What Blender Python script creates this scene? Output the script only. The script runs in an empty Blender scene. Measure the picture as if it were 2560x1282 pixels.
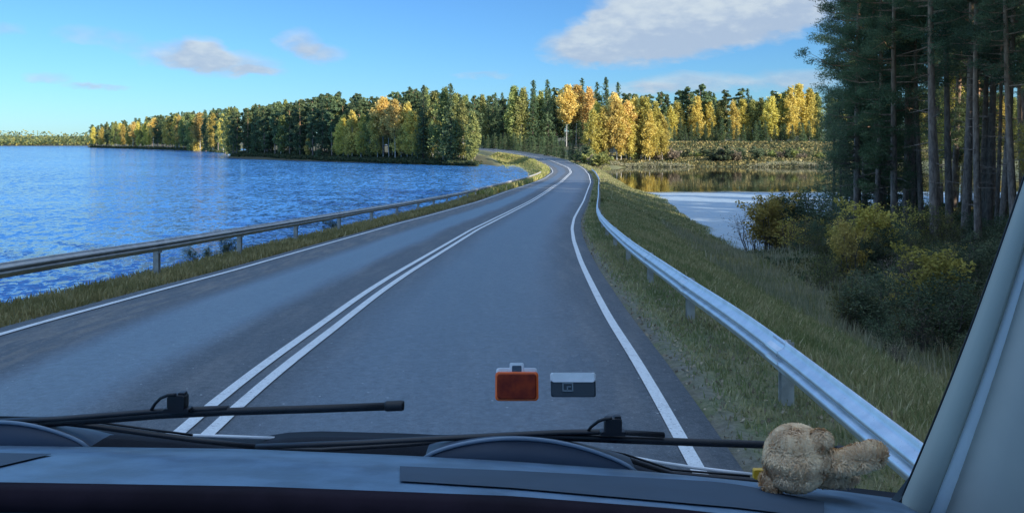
import bpy, math, random
import numpy as np
from mathutils import Vector, Matrix
R = math.radians
sc = bpy.context.scene
COL = sc.collection

# ------------------------------------------------------------------ camera
F = 2130.0; CX = 1280.0; HY = 352.0; H = 2.3          # focal length in photo pixels, horizon row, eye height
cam_d = bpy.data.cameras.new('camera'); cam = bpy.data.objects.new('camera', cam_d); COL.objects.link(cam)
cam.location = (0, 0, H); cam.rotation_euler = (R(90), 0, 0)
cam_d.sensor_width = 36; cam_d.lens = 36*F/2560; cam_d.shift_y = -(641-HY)/2560
cam_d.clip_start = 0.02; cam_d.clip_end = 12000
sc.camera = cam
sc.render.resolution_x = 1024; sc.render.resolution_y = 512
sc.view_settings.view_transform = 'Standard'; sc.view_settings.look = 'None'
sc.view_settings.exposure = 0.6; sc.view_settings.gamma = 1.0
try:
    sc.cycles.max_bounces = 6; sc.cycles.transparent_max_bounces = 8
    sc.cycles.diffuse_bounces = 3; sc.cycles.glossy_bounces = 3
except Exception: pass

# ------------------------------------------------------------------ sun + sky
SUN_DIR = Vector((0.81, -0.585, 0)).normalized(); SUN_EL = R(23)      # towards the sun: right and behind
az = math.atan2(SUN_DIR.x, SUN_DIR.y)                                # clockwise from +Y
sd = bpy.data.lights.new('sun', 'SUN'); sd.energy = 5.0; sd.angle = R(0.6); sd.color = (1.0, 0.90, 0.76)
so = bpy.data.objects.new('sun', sd); COL.objects.link(so)
to = Vector((SUN_DIR.x*math.cos(SUN_EL), SUN_DIR.y*math.cos(SUN_EL), math.sin(SUN_EL)))
so.rotation_euler = to.to_track_quat('Z', 'Y').to_euler(); so.location = (60, -40, 60)

class NT:
    """small helper for node trees"""
    def __init__(s, tree): s.t = tree; s.t.nodes.clear()
    def n(s, typ, **kw):
        nd = s.t.nodes.new(typ)
        for k, v in kw.items(): setattr(nd, k, v)
        return nd
    def set(s, sock, v):
        if isinstance(v, bpy.types.NodeSocket): s.t.links.new(v, sock)
        elif v is not None: sock.default_value = v
    def m(s, op, a, b=None, c=None, clamp=False):
        nd = s.n('ShaderNodeMath', operation=op); nd.use_clamp = clamp
        s.set(nd.inputs[0], a); s.set(nd.inputs[1], b)
        if c is not None: s.set(nd.inputs[2], c)
        return nd.outputs[0]
    def vm(s, op, a, b=None):
        nd = s.n('ShaderNodeVectorMath', operation=op)
        s.set(nd.inputs[0], a); s.set(nd.inputs[1], b); return nd.outputs[0]
    def mix(s, f, a, b, typ='MIX'):
        nd = s.n('ShaderNodeMixRGB', blend_type=typ)
        s.set(nd.inputs[0], f); s.set(nd.inputs[1], a if not isinstance(a, tuple) else (*a[:3], 1)); s.set(nd.inputs[2], b if not isinstance(b, tuple) else (*b[:3], 1))
        return nd.outputs[0]
    def noise(s, vec, scale, detail=4, rough=.55, dist=0):
        nd = s.n('ShaderNodeTexNoise'); s.set(nd.inputs['Vector'], vec); nd.inputs['Scale'].default_value = scale
        nd.inputs['Detail'].default_value = detail; nd.inputs['Roughness'].default_value = rough; nd.inputs['Distortion'].default_value = dist
        return nd.outputs[0]
    def ramp(s, f, lo, hi, smooth=True):
        nd = s.n('ShaderNodeMapRange'); nd.interpolation_type = 'SMOOTHSTEP' if smooth else 'LINEAR'
        s.set(nd.inputs[0], f); s.set(nd.inputs[1], lo); s.set(nd.inputs[2], hi); return nd.outputs[0]
    def attr(s, name, out='Fac'):
        nd = s.n('ShaderNodeAttribute'); nd.attribute_name = name; return nd.outputs[out]

w = bpy.data.worlds.new("World"); sc.world = w; w.use_nodes = True
T = NT(w.node_tree)
sky = T.n('ShaderNodeTexSky', sky_type='NISHITA'); sky.sun_disc = False
sky.sun_elevation = SUN_EL; sky.sun_rotation = az; sky.altitude = 0
sky.air_density = 1.0; sky.dust_density = 0.15; sky.ozone_density = 3.5
tc = T.n('ShaderNodeTexCoord'); sep = T.n('ShaderNodeSeparateXYZ'); T.set(sep.inputs[0], tc.outputs['Generated'])
X, Y, Z = sep.outputs
# direction coordinates: azimuth and elevation (radians)
ua = T.m('ARCTAN2', X, Y); va = T.m('ARCSINE', Z)
clouds = [ # px, py, half width, half height, weight
 (1455,118,95,42,1.0),(1580,95,140,62,1.1),(1530,35,60,40,.75),(1700,60,150,72,1.1),(1850,45,150,60,1.1),(1975,20,110,45,.9),(1650,10,110,40,.9),
 (470,138,95,32,.75),(560,160,110,26,.7),(515,118,50,25,.55),(650,178,60,10,.45),(745,105,42,32,.6),(800,135,55,22,.65),
 (210,85,60,18,.34),(310,105,40,22,.3),(0,72,40,16,.38),(120,196,38,12,.42),(212,214,34,9,.6),(285,220,34,6,.45),
 (1730,208,120,26,.6),(1980,200,110,24,.62),(1600,222,80,18,.45),(1210,188,60,8,.38)]
nz = T.n('ShaderNodeCombineXYZ'); T.set(nz.inputs[0], T.m('MULTIPLY', ua, 1.0)); T.set(nz.inputs[1], T.m('MULTIPLY', va, 2.2))
n1 = T.noise(nz.outputs[0], 14, 5, .55, .3); n2 = T.noise(nz.outputs[0], 42, 4, .55)
uw = T.m('ADD', ua, T.m('MULTIPLY', T.m('SUBTRACT', n1, .5), .045)); vw = T.m('ADD', va, T.m('MULTIPLY', T.m('SUBTRACT', n2, .5), .016))
den = None; lit = None
for (px, py, a, b, wt) in clouds:
    u0 = math.atan2(px-CX, F); v0 = math.atan2(HY-py, math.hypot(F, px-CX))
    ax = a/F*1.35; bx = b/F*1.35
    du = T.m('DIVIDE', T.m('SUBTRACT', uw, u0), ax); dv = T.m('DIVIDE', T.m('SUBTRACT', vw, v0), bx)
    r2 = T.m('ADD', T.m('MULTIPLY', du, du), T.m('MULTIPLY', dv, dv))
    e = T.m('MULTIPLY', T.m('SUBTRACT', 1.0, r2, clamp=True), wt)
    g = T.m('MULTIPLY', e, T.m('ADD', T.m('MULTIPLY', dv, .5), T.m('MULTIPLY', du, -.12)))
    den = e if den is None else T.m('ADD', den, e); lit = g if lit is None else T.m('ADD', lit, g)
# unseen broken cloud, added bright as fill light (behind the vehicle and overhead)
el = T.noise(tc.outputs['Generated'], 2.2, 6, .6, .4)
oth = T.m('MULTIPLY', T.ramp(el, .40, .58), T.ramp(va, .45, .75))
cd = T.m('ADD', den, T.m('MULTIPLY', T.m('SUBTRACT', n1, .5), .55)); cd = T.m('ADD', cd, T.m('MULTIPLY', T.m('SUBTRACT', n2, .5), .30))
cd = T.m('MULTIPLY', T.ramp(cd, -.05, .95), T.ramp(den, 0.0, .12))
cm = T.m('MINIMUM', T.m('MULTIPLY', T.m('MAXIMUM', cd, T.m('MULTIPLY', oth, .7)), .9), .9)
shade = T.m('ADD', T.m('ADD', lit, T.m('MULTIPLY', T.m('SUBTRACT', n2, .5), 1.3)), T.m('MULTIPLY', T.m('SUBTRACT', n1, .5), 1.0))
ccol = T.mix(T.ramp(shade, -.35, .65), (.31, .37, .47), (.47, .51, .54))
ccol = T.mix(T.ramp(va, .3, .6), ccol, (.98, 1.28, 1.70))
SKY_S = 0.10
skyc = T.n('ShaderNodeVectorMath', operation='SCALE'); T.set(skyc.inputs[0], sky.outputs[0]); skyc.inputs['Scale'].default_value = SKY_S
tint = T.mix(1.0, skyc.outputs[0], (.45, .74, 1.06), 'MULTIPLY')
fin = T.mix(cm, tint, ccol)
bg = T.n('ShaderNodeBackground'); T.set(bg.inputs[0], fin); bg.inputs[1].default_value = 1.0
ow = T.n('ShaderNodeOutputWorld'); T.set(ow.inputs[0], bg.outputs[0])

# ------------------------------------------------------------------ helpers
def P(px, py, y): return ((px-CX)/F*y, y, H-(py-HY)/F*y)

def mat(name, fn):
    m = bpy.data.materials.new(name); m.use_nodes = True
    t = NT(m.node_tree); out = t.n('ShaderNodeOutputMaterial'); s = fn(t); t.set(out.inputs[0], s); return m

def pbr(t, col, rough=.6, metal=0., bump=None, bs=.3, bd=.01, spec=None, coat=0):
    b = t.n('ShaderNodeBsdfPrincipled')
    t.set(b.inputs['Base Color'], (*col, 1) if isinstance(col, tuple) else col)
    t.set(b.inputs['Roughness'], rough); t.set(b.inputs['Metallic'], metal)
    if spec is not None: t.set(b.inputs['Specular IOR Level'], spec)
    if coat: t.set(b.inputs['Coat Weight'], coat)
    if bump is not None:
        bn = t.n('ShaderNodeBump'); bn.inputs['Strength'].default_value = bs; bn.inputs['Distance'].default_value = bd
        t.set(bn.inputs['Height'], bump); t.set(b.inputs['Normal'], bn.outputs[0])
    return b.outputs[0]

def plain(name, col, rough=.6, metal=0., var=.12, scale=20, spec=None, bd=.0008):
    def fn(t):
        o = t.n('ShaderNodeTexCoord').outputs['Object']; n = t.noise(o, scale, 5)
        c = t.mix(t.m('MULTIPLY', t.ramp(n, .3, .7), 1.0), tuple(v*(1-var) for v in col), tuple(min(1, v*(1+var)) for v in col))
        return pbr(t, c, t.m('ADD', rough-.05, t.m('MULTIPLY', n, .1)), metal, t.noise(o, scale*12, 3), .3, bd, spec)
    return mat(name, fn)

def make_mesh(name, V, Fc, mats, parent=None, smooth=False, attrs=None, mi=None):
    """V (n,3), Fc (m,k) array with k=3 or 4, or list of lists"""
    me = bpy.data.meshes.new(name)
    V = np.asarray(V, dtype=np.float32)
    if isinstance(Fc, np.ndarray):
        k = Fc.shape[1]; m = len(Fc)
        me.vertices.add(len(V)); me.vertices.foreach_set('co', V.ravel())
        me.loops.add(m*k); me.loops.foreach_set('vertex_index', Fc.ravel().astype(np.int32))
        me.polygons.add(m); me.polygons.foreach_set('loop_start', np.arange(0, m*k, k, dtype=np.int32))
        try: me.polygons.foreach_set('loop_total', np.full(m, k, dtype=np.int32))
        except Exception: pass
    else:
        me.from_pydata([tuple(map(float, v)) for v in V], [], [tuple(map(int, f)) for f in Fc])
    if not isinstance(mats, (list, tuple)): mats = [mats]
    for mm in mats: me.materials.append(mm)
    if mi is not None: me.polygons.foreach_set('material_index', np.asarray(mi, dtype=np.int32))
    me.polygons.foreach_set('use_smooth', np.full(len(me.polygons), bool(smooth)))
    for an, (dom, arr) in (attrs or {}).items():
        a = me.attributes.new(an, 'FLOAT', dom); a.data.foreach_set('value', np.asarray(arr, dtype=np.float32))
    me.update(); me.validate()
    o = bpy.data.objects.new(name, me); COL.objects.link(o)
    if parent is not None: o.parent = parent
    return o

class MB:
    def __init__(s): s.v = []; s.f = []; s.m = []; s.cur = 0
    def add(s, V, Fc):
        b = len(s.v); s.v += [tuple(map(float, v)) for v in V]; s.f += [tuple(b+i for i in f) for f in Fc]; s.m += [s.cur]*len(Fc)
    def box(s, c, d, M=None):
        cx, cy, cz = c; dx, dy, dz = (q/2 for q in d)
        V = [Vector((sx*dx, sy*dy, sz*dz)) for sx in (-1, 1) for sy in (-1, 1) for sz in (-1, 1)]
        if M is not None: V = [M @ v for v in V]
        V = [v+Vector(c) for v in V]
        s.add(V, [(0,1,3,2),(4,6,7,5),(0,4,5,1),(2,3,7,6),(0,2,6,4),(1,5,7,3)])
    def tube(s, pts, rad, k=8, flat=1.0, cap=True):
        pts = [Vector(p) for p in pts]; n = len(pts)
        if not hasattr(rad, '__len__'): rad = [rad]*n
        V = []; 
        for i, p in enumerate(pts):
            d = (pts[min(i+1, n-1)]-pts[max(i-1, 0)])
            d = d.normalized() if d.length > 1e-9 else Vector((0,0,1))
            ref = Vector((0,0,1)) if abs(d.z) < .9 else Vector((0,1,0))
            a = d.cross(ref).normalized(); b = d.cross(a).normalized()
            for j in range(k):
                t = 2*math.pi*j/k; V.append(p+a*math.cos(t)*rad[i]+b*math.sin(t)*rad[i]*flat)
        Fc = [(i*k+j, i*k+(j+1)%k, (i+1)*k+(j+1)%k, (i+1)*k+j) for i in range(n-1) for j in range(k)]
        if cap: Fc += [tuple(range(k))[::-1], tuple((n-1)*k+j for j in range(k))]
        s.add(V, Fc)
    def ell(s, c, r, M=None, nu=20, nv=12, half=False):
        V = []; Fc = []
        for i in range(nv+1):
            ph = math.pi*i/nv*(0.5 if half else 1)
            for j in range(nu):
                th = 2*math.pi*j/nu
                v = Vector((r[0]*math.sin(ph)*math.cos(th), r[1]*math.sin(ph)*math.sin(th), r[2]*math.cos(ph)))
                if M is not None: v = M @ v
                V.append(v+Vector(c))
        for i in range(nv):
            for j in range(nu): Fc.append((i*nu+j, (i+1)*nu+j, (i+1)*nu+(j+1)%nu, i*nu+(j+1)%nu))
        s.add(V, Fc)
    def rbox(s, c, w, h, d, r, M=None, seg=5, ch=.15):
        """rounded panel: w along x, h along z, d along y, chamfered edges"""
        def ring(sc, y):
            out = []
            for qx, qz, a0 in ((1,1,0),(-1,1,90),(-1,-1,180),(1,-1,270)):
                for k in range(seg+1):
                    a = R(a0+90*k/seg)
                    out.append(Vector((qx*(w/2-r)+r*math.cos(a), y, qz*(h/2-r)+r*math.sin(a)))*1.0)
            return [Vector((p.x*sc, p.y, p.z*sc)) for p in out]
        e = d*ch*1.5
        rings = [ring(.93, -d/2), ring(1, -d/2+e), ring(1, d/2-e), ring(.93, d/2)]
        k = len(rings[0]); V = [p for rg in rings for p in rg]
        if M is not None: V = [M @ v for v in V]
        V = [v+Vector(c) for v in V]
        Fc = [(i*k+j, i*k+(j+1)%k, (i+1)*k+(j+1)%k, (i+1)*k+j) for i in range(3) for j in range(k)]
        Fc += [tuple(range(k))[::-1], tuple(3*k+j for j in range(k))]
        s.add(V, Fc)
    def build(s, name, m, parent=None, smooth=False):
        o = make_mesh(name, s.v, s.f, m, parent, smooth, mi=s.m if isinstance(m, (list, tuple)) else None); return o

def tag(o, label=None, cat=None, group=None, kind=None):
    if label: o['label'] = label
    if cat: o['category'] = cat
    if group: o['group'] = group
    if kind: o['kind'] = kind
    return o
def empty(name, loc=(0,0,0), rz=0):
    o = bpy.data.objects.new(name, None); COL.objects.link(o); o.location = loc; o.rotation_euler = (0,0,rz); o.empty_display_size = .2; return o
def copy_tree(root):
    r = root.copy(); COL.objects.link(r)
    for ch in root.children:
        c = ch.copy(); COL.objects.link(c); c.parent = r
    return r

def smooth1(y, k):
    g = np.exp(-np.linspace(-2, 2, 2*k+1)**2); g /= g.sum()
    return np.convolve(np.pad(y, k, mode='edge'), g, mode='valid')

# ------------------------------------------------------------------ road geometry (vertical profile and plan)
_DY = np.array([-60,9,13.9,17.7,32.8,41,61,81,112,160,225,273,293,340,400,600.]); _DD = np.array([2.3,2.3,2.5,2.7,3.35,3.68,4.35,4.85,5.4,5.9,5.7,5.0,4.5,3.2,1.8,0.3])
_gy = np.arange(-60, 600, .5); _gd = np.interp(_gy, _DY, _DD)
_gd = np.where(_gy < 30, smooth1(_gd, 6), smooth1(_gd, 16))
def D(y): return np.interp(y, _gy, _gd)
_ty = np.arange(4, 420, .25); _tpy = HY + F*D(_ty)/_ty
def depth_of(py): return float(np.interp(-py, -_tpy, _ty))
def trace(pts, behind):
    ys = []; xs = []
    for px, py in pts:
        yy = depth_of(py); ys.append(yy); xs.append((px-CX)/F*yy)
    ys = np.array(ys); xs = np.array(xs); o = np.argsort(ys); ys = ys[o]; xs = xs[o]
    v = np.interp(_gy, np.r_[-60, ys, 600], np.r_[behind, xs, xs[-1] + (600-ys[-1])*-.8])
    v1 = smooth1(v, 5); v2 = smooth1(v, 22); t = np.clip((_gy-35)/40, 0, 1)
    return v1*(1-t)+v2*t
_XR = trace([(1741,1165),(1701,1089),(1526,800),(1489,730),(1451,650),(1434,600),(1430,570),(1435,545),(1443,530),(1460,500),(1467,480),(1477,455),(1472,436),(1462,424),(1447,414),(1416,401),(1370,388),(1322,380),(1275,373),(1228,366)], 1.3)
_XC = trace([(556,1017),(774.5,850),(920,740),(1011,679),(1187,574),(1247,544),(1383,467),(1399,458),(1428,431),(1422,420),(1389,406),(1372,400),(1330,391),(1290,384),(1255,378),(1215,370)], -2.5)
_XL = trace([(0,832),(300,751),(698,642),(1000,557),(1199,503),(1271,477),(1308,466),(1364,445),(1383,430),(1378,420),(1361,411),(1340,400),(1310,392),(1275,386),(1240,381),(1210,375)], -6.2)
def XR(y): return np.interp(y, _gy, _XR)
def XC(y): return np.interp(y, _gy, _XC)
def XL(y): return np.interp(y, _gy, _XL)
WL = H-7.0                                            # lake level

def wpt(px, py): y = 7.0*F/(py-HY); return ((px-CX)/F*y, y)
lake = [(-3200,-600),(-3200,1160),(-690,1150),(-571,1147)]+[wpt(*q) for q in ((220,369),(400,374),(500,378),(560,383),(585,386),(578,395),(640,398),(700,400),(850,405),(1000,410),(1120,414),(1190,417),(1196,411),(1235,414),(1270,425),(1288,440))]
lake += [(float(XL(y))-o_, y) for y, o_ in ((168,8.5),(155,9),(140,9),(125,8),(110,6.8),(90,6.3),(70,6.5),(55,7),(40,7),(25,7),(10,7),(-20,7))] + [(-14,-200),(-14,-600)]
pond = [(14.6,50),(19,60),(26,74),(38,83),(52,88),(70,98),(95,125),(100,160),(100,212),(80,226),(50,229),(30,227)] + [wpt(1545,424)] + [(14,180),(13,150),(17,130),(18.7,110),(17.5,90),(15.3,68),(13.8,56)]
def sdist(x, y, poly):
    """positive outside the polygon (on land)"""
    x = np.asarray(x, float); y = np.asarray(y, float); dmin = np.full(x.shape, 1e9); ins = np.zeros(x.shape, bool)
    n = len(poly)
    for i in range(n):
        x0, y0 = poly[i]; x1, y1 = poly[(i+1) % n]
        dx, dy = x1-x0, y1-y0; L = dx*dx+dy*dy+1e-12
        t = np.clip(((x-x0)*dx+(y-y0)*dy)/L, 0, 1)
        dmin = np.minimum(dmin, np.hypot(x-x0-t*dx, y-y0-t*dy))
        c = ((y0 > y) != (y1 > y)); xi = x0+(y-y0)*dx/(dy if abs(dy) > 1e-12 else 1e-12)
        ins ^= (c & (x < xi))
    return np.where(ins, -dmin, dmin)
def sst(a, b, v): t = np.clip((v-a)/(b-a), 0, 1); return t*t*(3-2*t)
def wob(x, y, s, seed=0):
    a = seed*1.7
    return (np.sin(x*s+a+1.3*np.sin(y*s*.7+a))*np.cos(y*s*1.1-a+1.1*np.sin(x*s*.6)))
def terrain(x, y):
    x = np.asarray(x, float); y = np.asarray(y, float)
    zr = H-D(y)
    sl = (XC(y+1)-XC(y-1))/2; cs = 1/np.sqrt(1+sl*sl)
    dl = (XL(y)-x)*cs; dr = (x-XR(y))*cs; d = np.maximum(np.maximum(dl, dr), 0)
    left = dl > dr
    inner = np.where((d < .25), -.16, -.05)
    emb = zr + inner - .03*np.clip(d-.25, 0, 2) - np.maximum(0, d-np.where(left, 1.75, 2.0))*np.where(left, .62, .40)
    emb = emb - 12*sst(424, 445, y)
    s1 = np.minimum(sdist(x, y, lake), sdist(x, y, pond))
    s1w = s1 + .5*wob(x, y, .35, 2)*sst(-30, 0, s1)
    nat = WL + np.where(s1w < 0, np.maximum(s1w*.3, -2.5), 2.0*(1-np.exp(-np.maximum(s1w, 0)/7)) + .012*np.minimum(np.maximum(s1w, 0), 250))
    nat = nat + (.12*wob(x, y, .9, 1)+.25*wob(x, y, .23, 4))*sst(0, 6, s1w)
    # embankment terrace beyond the pond
    rid = sst(30, 46, x)*sst(247, 257, y + .02*(x-60))
    nat = nat + rid*(1.35-nat)*np.where(s1 > 0, 1, 0)
    # rising wood beyond the bend, and low hills at the far shore
    far = sst(260, 420, y)*sst(-160, -40, x)*2.6; nat = nat + far*(1-rid)
    nat = nat + sst(1180, 2200, y)*14 + sst(500, 1600, y)*sst(-350, 0, x)*10
    k = np.where(nat > emb, sst(2.0, 12, d), 1)
    z = np.where(nat > emb, emb+(nat-emb)*k, emb)
    z = np.where(s1 < -12, np.minimum(z, WL-.5+0*z), z)
    return z
def tz(x, y): return float(terrain(np.array([x]), np.array([y]))[0])

# ------------------------------------------------------------------ setting materials
def ground_fn(t):
    g = t.n('ShaderNodeNewGeometry'); p = g.outputs['Position']
    n0 = t.noise(p, .35, 5, .6); n1 = t.noise(p, 2.5, 5, .6); n2 = t.noise(p, 14, 4, .65)
    grass = t.mix(t.ramp(n1, .35, .68), (.10, .13, .05), (.24, .21, .10))
    grass = t.mix(t.ramp(n2, .4, .75), grass, (.22, .21, .10))
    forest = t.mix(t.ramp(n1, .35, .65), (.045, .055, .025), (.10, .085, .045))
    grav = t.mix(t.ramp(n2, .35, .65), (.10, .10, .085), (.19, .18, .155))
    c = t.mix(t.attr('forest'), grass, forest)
    c = t.mix(t.m('MULTIPLY', t.attr('gravel'), t.ramp(n1, .25, .6)), c, grav)
    c = t.mix(t.m('MULTIPLY', t.ramp(n0, .3, .7), .5), c, t.mix(.5, c, (.18, .15, .07)))
    return pbr(t, c, .9, 0, n2, .7, .05)
M_ground = mat('ground_soil', ground_fn)

def road_fn(t):
    g = t.n('ShaderNodeNewGeometry'); p = g.outputs['Position']; lat = t.attr('lat')
    sp = t.n('ShaderNodeMapping'); t.set(sp.inputs[0], p); sp.inputs['Scale'].default_value = (1, .12, 1)
    streak = t.noise(sp.outputs[0], 3.5, 5, .6); streak2 = t.noise(sp.outputs[0], 1.1, 3, .5)
    fine = t.noise(p, 90, 3, .7); mid = t.noise(p, 9, 4, .6)
    vor = t.n('ShaderNodeTexVoronoi'); t.set(vor.inputs['Vector'], p); vor.inputs['Scale'].default_value = 130
    lat2 = t.m('ADD', lat, t.m('MULTIPLY', t.m('SUBTRACT', streak2, .5), .5))
    def band(c, wd): return t.m('SUBTRACT', 1.0, t.ramp(t.m('ABSOLUTE', t.m('SUBTRACT', lat2, c)), wd*.35, wd), clamp=True)
    tr = None
    for c, wd, s in ((-1.75, 1.0, 1.0), (1.7, 1.9, .8)):
        b = t.m('MULTIPLY', band(c, wd), s); tr = b if tr is None else t.m('MAXIMUM', tr, b)
    c = t.mix(t.ramp(fine, .35, .7), (.050, .064, .076), (.115, .130, .148))
    c = t.mix(t.m('MULTIPLY', t.ramp(streak, .45, .7), .55), c, (.155, .155, .155))
    c = t.mix(t.m('MULTIPLY', tr, .8), c, (.12, .15, .19))
    chip = t.m('MULTIPLY', t.ramp(t.noise(p, 45, 2, .5), .70, .76), .5); c = t.mix(chip, c, (.42, .42, .42))
    c = t.mix(t.m('MULTIPLY', t.ramp(mid, .5, .8), .25), c, (.09, .09, .10))
    c = t.mix(t.m('MULTIPLY', band(-3.0, .55), t.m('MULTIPLY', t.ramp(t.noise(sp.outputs[0], 7, 5, .7), .42, .62), .75)), c, (.185, .165, .145))
    gr = t.noise(p, 17, 6, .85); c = t.mix(t.m('MULTIPLY', t.ramp(gr, .55, .70), .6), c, (.27, .28, .295)); c = t.mix(t.m('MULTIPLY', t.m('SUBTRACT', 1.0, t.ramp(gr, .28, .45), clamp=True), .65), c, (.025, .03, .038))
    g2 = t.ramp(t.noise(p, 11, 9, .92), .36, .64, False); c = t.mix(1.0, c, t.mix(g2, (.55, .56, .58), (1.5, 1.48, 1.45)), 'MULTIPLY')
    v2 = t.n('ShaderNodeTexVoronoi'); t.set(v2.inputs['Vector'], p); v2.inputs['Scale'].default_value = 5; c = t.mix(t.m('MULTIPLY', t.m('LESS_THAN', v2.outputs['Distance'], .055), .7), c, (.45, .46, .46))
    rg = t.m('SUBTRACT', .66, t.m('MULTIPLY', tr, .32))
    return pbr(t, c, rg, 0, t.m('ADD', t.m('MULTIPLY', fine, .6), vor.outputs['Distance']), .45, .006)
M_road = mat('asphalt', road_fn)

def paint_fn(t):
    p = t.n('ShaderNodeNewGeometry').outputs['Position']; n = t.noise(p, 60, 4, .7); n2 = t.noise(p, 6, 4, .6)
    c = t.mix(t.ramp(n, .35, .7), (.66, .67, .66), (.85, .86, .86)); c = t.mix(t.m('MULTIPLY', t.ramp(n2, .5, .75), .4), c, (.34, .34, .34))
    c = t.mix(t.m('MULTIPLY', t.ramp(t.noise(p, 30, 5, .8), .57, .64), .85), c, (.17, .17, .18))
    return pbr(t, c, .6, 0, n, .3, .003)
M_paint = mat('road_paint', paint_fn)

def wave_normal(t, p, layers):
    """slope field summed from noise colours -> surface normal (world space)"""
    sx = sy = None
    for scale, stretch, amp, seed in layers:
        mp = t.n('ShaderNodeMapping'); t.set(mp.inputs[0], p); mp.inputs['Rotation'].default_value = (0, 0, R(10+7*seed)); mp.inputs['Scale'].default_value = (scale*stretch, scale, scale); mp.inputs['Location'].default_value = (13*seed, 7*seed, 3*seed)
        nd = t.n('ShaderNodeTexNoise'); t.set(nd.inputs['Vector'], mp.outputs[0]); nd.inputs['Scale'].default_value = 1; nd.inputs['Detail'].default_value = 2.5; nd.inputs['Roughness'].default_value = .6; nd.inputs['Distortion'].default_value = .5
        sp_ = t.n('ShaderNodeSeparateColor'); t.set(sp_.inputs[0], nd.outputs['Color'])
        gx = t.m('MULTIPLY', t.m('SUBTRACT', sp_.outputs[0], .5), amp*.7); gy_ = t.m('MULTIPLY', t.m('SUBTRACT', sp_.outputs[1], .5), amp)
        sx = gx if sx is None else t.m('ADD', sx, gx); sy = gy_ if sy is None else t.m('ADD', sy, gy_)
    cb = t.n('ShaderNodeCombineXYZ'); t.set(cb.inputs[0], sx); t.set(cb.inputs[1], sy); cb.inputs[2].default_value = 1
    return t.vm('NORMALIZE', cb.outputs[0])
def lake_fn(t):
    p = t.n('ShaderNodeNewGeometry').outputs['Position']
    b_ = t.n('ShaderNodeBsdfPrincipled'); t.set(b_.inputs['Base Color'], t.mix(t.ramp(t.noise(p, .012, 4, .6, .6), .35, .65), (.030, .15, .41), (.055, .22, .52))); b_.inputs['Roughness'].default_value = .12; b_.inputs['IOR'].default_value = 1.33
    t.set(b_.inputs['Normal'], wave_normal(t, p, [(.42, 1.7, .90, 1), (1.5, 1.6, 1.7, 2), (.09, 1.4, .22, 3)])); return b_.outputs[0]
M_lake = mat('lake_water', lake_fn)
def pond_fn(t):
    g = t.n('ShaderNodeNewGeometry'); p = g.outputs['Position']; s = t.n('ShaderNodeSeparateXYZ'); t.set(s.inputs[0], p)
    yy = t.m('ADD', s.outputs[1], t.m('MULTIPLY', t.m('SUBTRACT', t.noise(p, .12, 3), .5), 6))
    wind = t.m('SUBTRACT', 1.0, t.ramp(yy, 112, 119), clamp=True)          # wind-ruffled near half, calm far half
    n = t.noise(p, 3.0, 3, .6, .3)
    b_ = t.n('ShaderNodeBsdfPrincipled'); t.set(b_.inputs['Base Color'], t.mix(wind, (.02, .022, .014), (.36, .45, .52))); t.set(b_.inputs['Roughness'], t.m('ADD', .04, t.m('MULTIPLY', wind, .30))); b_.inputs['IOR'].default_value = 1.33  # pale base colour of the ruffled half stands in for reflected sky
    wn = wave_normal(t, p, [(.9, 1.8, .5, 1), (2.5, 1.3, .35, 2)]); cb = t.n('ShaderNodeCombineXYZ'); cb.inputs[2].default_value = 1
    nm = t.n('ShaderNodeMix'); nm.data_type = 'VECTOR'; t.set(nm.inputs[0], t.m('ADD', .03, t.m('MULTIPLY', wind, .97))); t.set(nm.inputs[4], cb.outputs[0]); t.set(nm.inputs[5], wn)
    t.set(b_.inputs['Normal'], nm.outputs[1]); return b_.outputs[0]
M_pond = mat('pond_water', pond_fn)

def leaf_mat(name, dark, light, trans=.25, hue=.0, rough=.7):
    def fn(t):
        oi = t.n('ShaderNodeObjectInfo'); tone = t.attr('tone')
        c = t.mix(tone, dark, light)
        hs = t.n('ShaderNodeHueSaturation'); t.set(hs.inputs['Color'], c)
        t.set(hs.inputs['Hue'], t.m('ADD', .5-hue/2, t.m('MULTIPLY', oi.outputs['Random'], hue)))
        t.set(hs.inputs['Value'], t.m('ADD', .75, t.m('MULTIPLY', t.m('FRACT', t.m('MULTIPLY', oi.outputs['Random'], 7.13)), .5)))
        d = t.n('ShaderNodeBsdfDiffuse'); t.set(d.inputs[0], hs.outputs[0]); tr = t.n('ShaderNodeBsdfTranslucent'); t.set(tr.inputs[0], hs.outputs[0])
        mx = t.n('ShaderNodeMixShader'); mx.inputs[0].default_value = trans; t.set(mx.inputs[1], d.outputs[0]); t.set(mx.inputs[2], tr.outputs[0])
        return mx.outputs[0]
    return mat(name, fn)
M_gold = leaf_mat('gold_leaf', (.52, .43, .10), (.83, .70, .22), .35, .025)
M_orange = leaf_mat('orange_leaf', (.58, .42, .13), (.88, .65, .24), .35, .02)
M_olive = leaf_mat('olive_leaf', (.22, .26, .09), (.48, .48, .17), .3, .04)
M_pine = leaf_mat('pine_needle', (.10, .15, .078), (.26, .33, .16), .4, .03)
M_spruce = leaf_mat('spruce_needle', (.09, .14, .078), (.21, .28, .14), .4, .03)
M_darkleaf = leaf_mat('shrub_leaf', (.07, .10, .06), (.17, .20, .11), .25, .05)
M_ygreen = leaf_mat('yellow_green_leaf', (.36, .30, .07), (.68, .52, .14), .3, .03)
M_thicket = leaf_mat('thicket_leaf', (.10, .11, .045), (.24, .23, .09), .25, .05)
M_dry = leaf_mat('dry_leaf', (.20, .16, .11), (.40, .33, .23), .2, .03)
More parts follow.
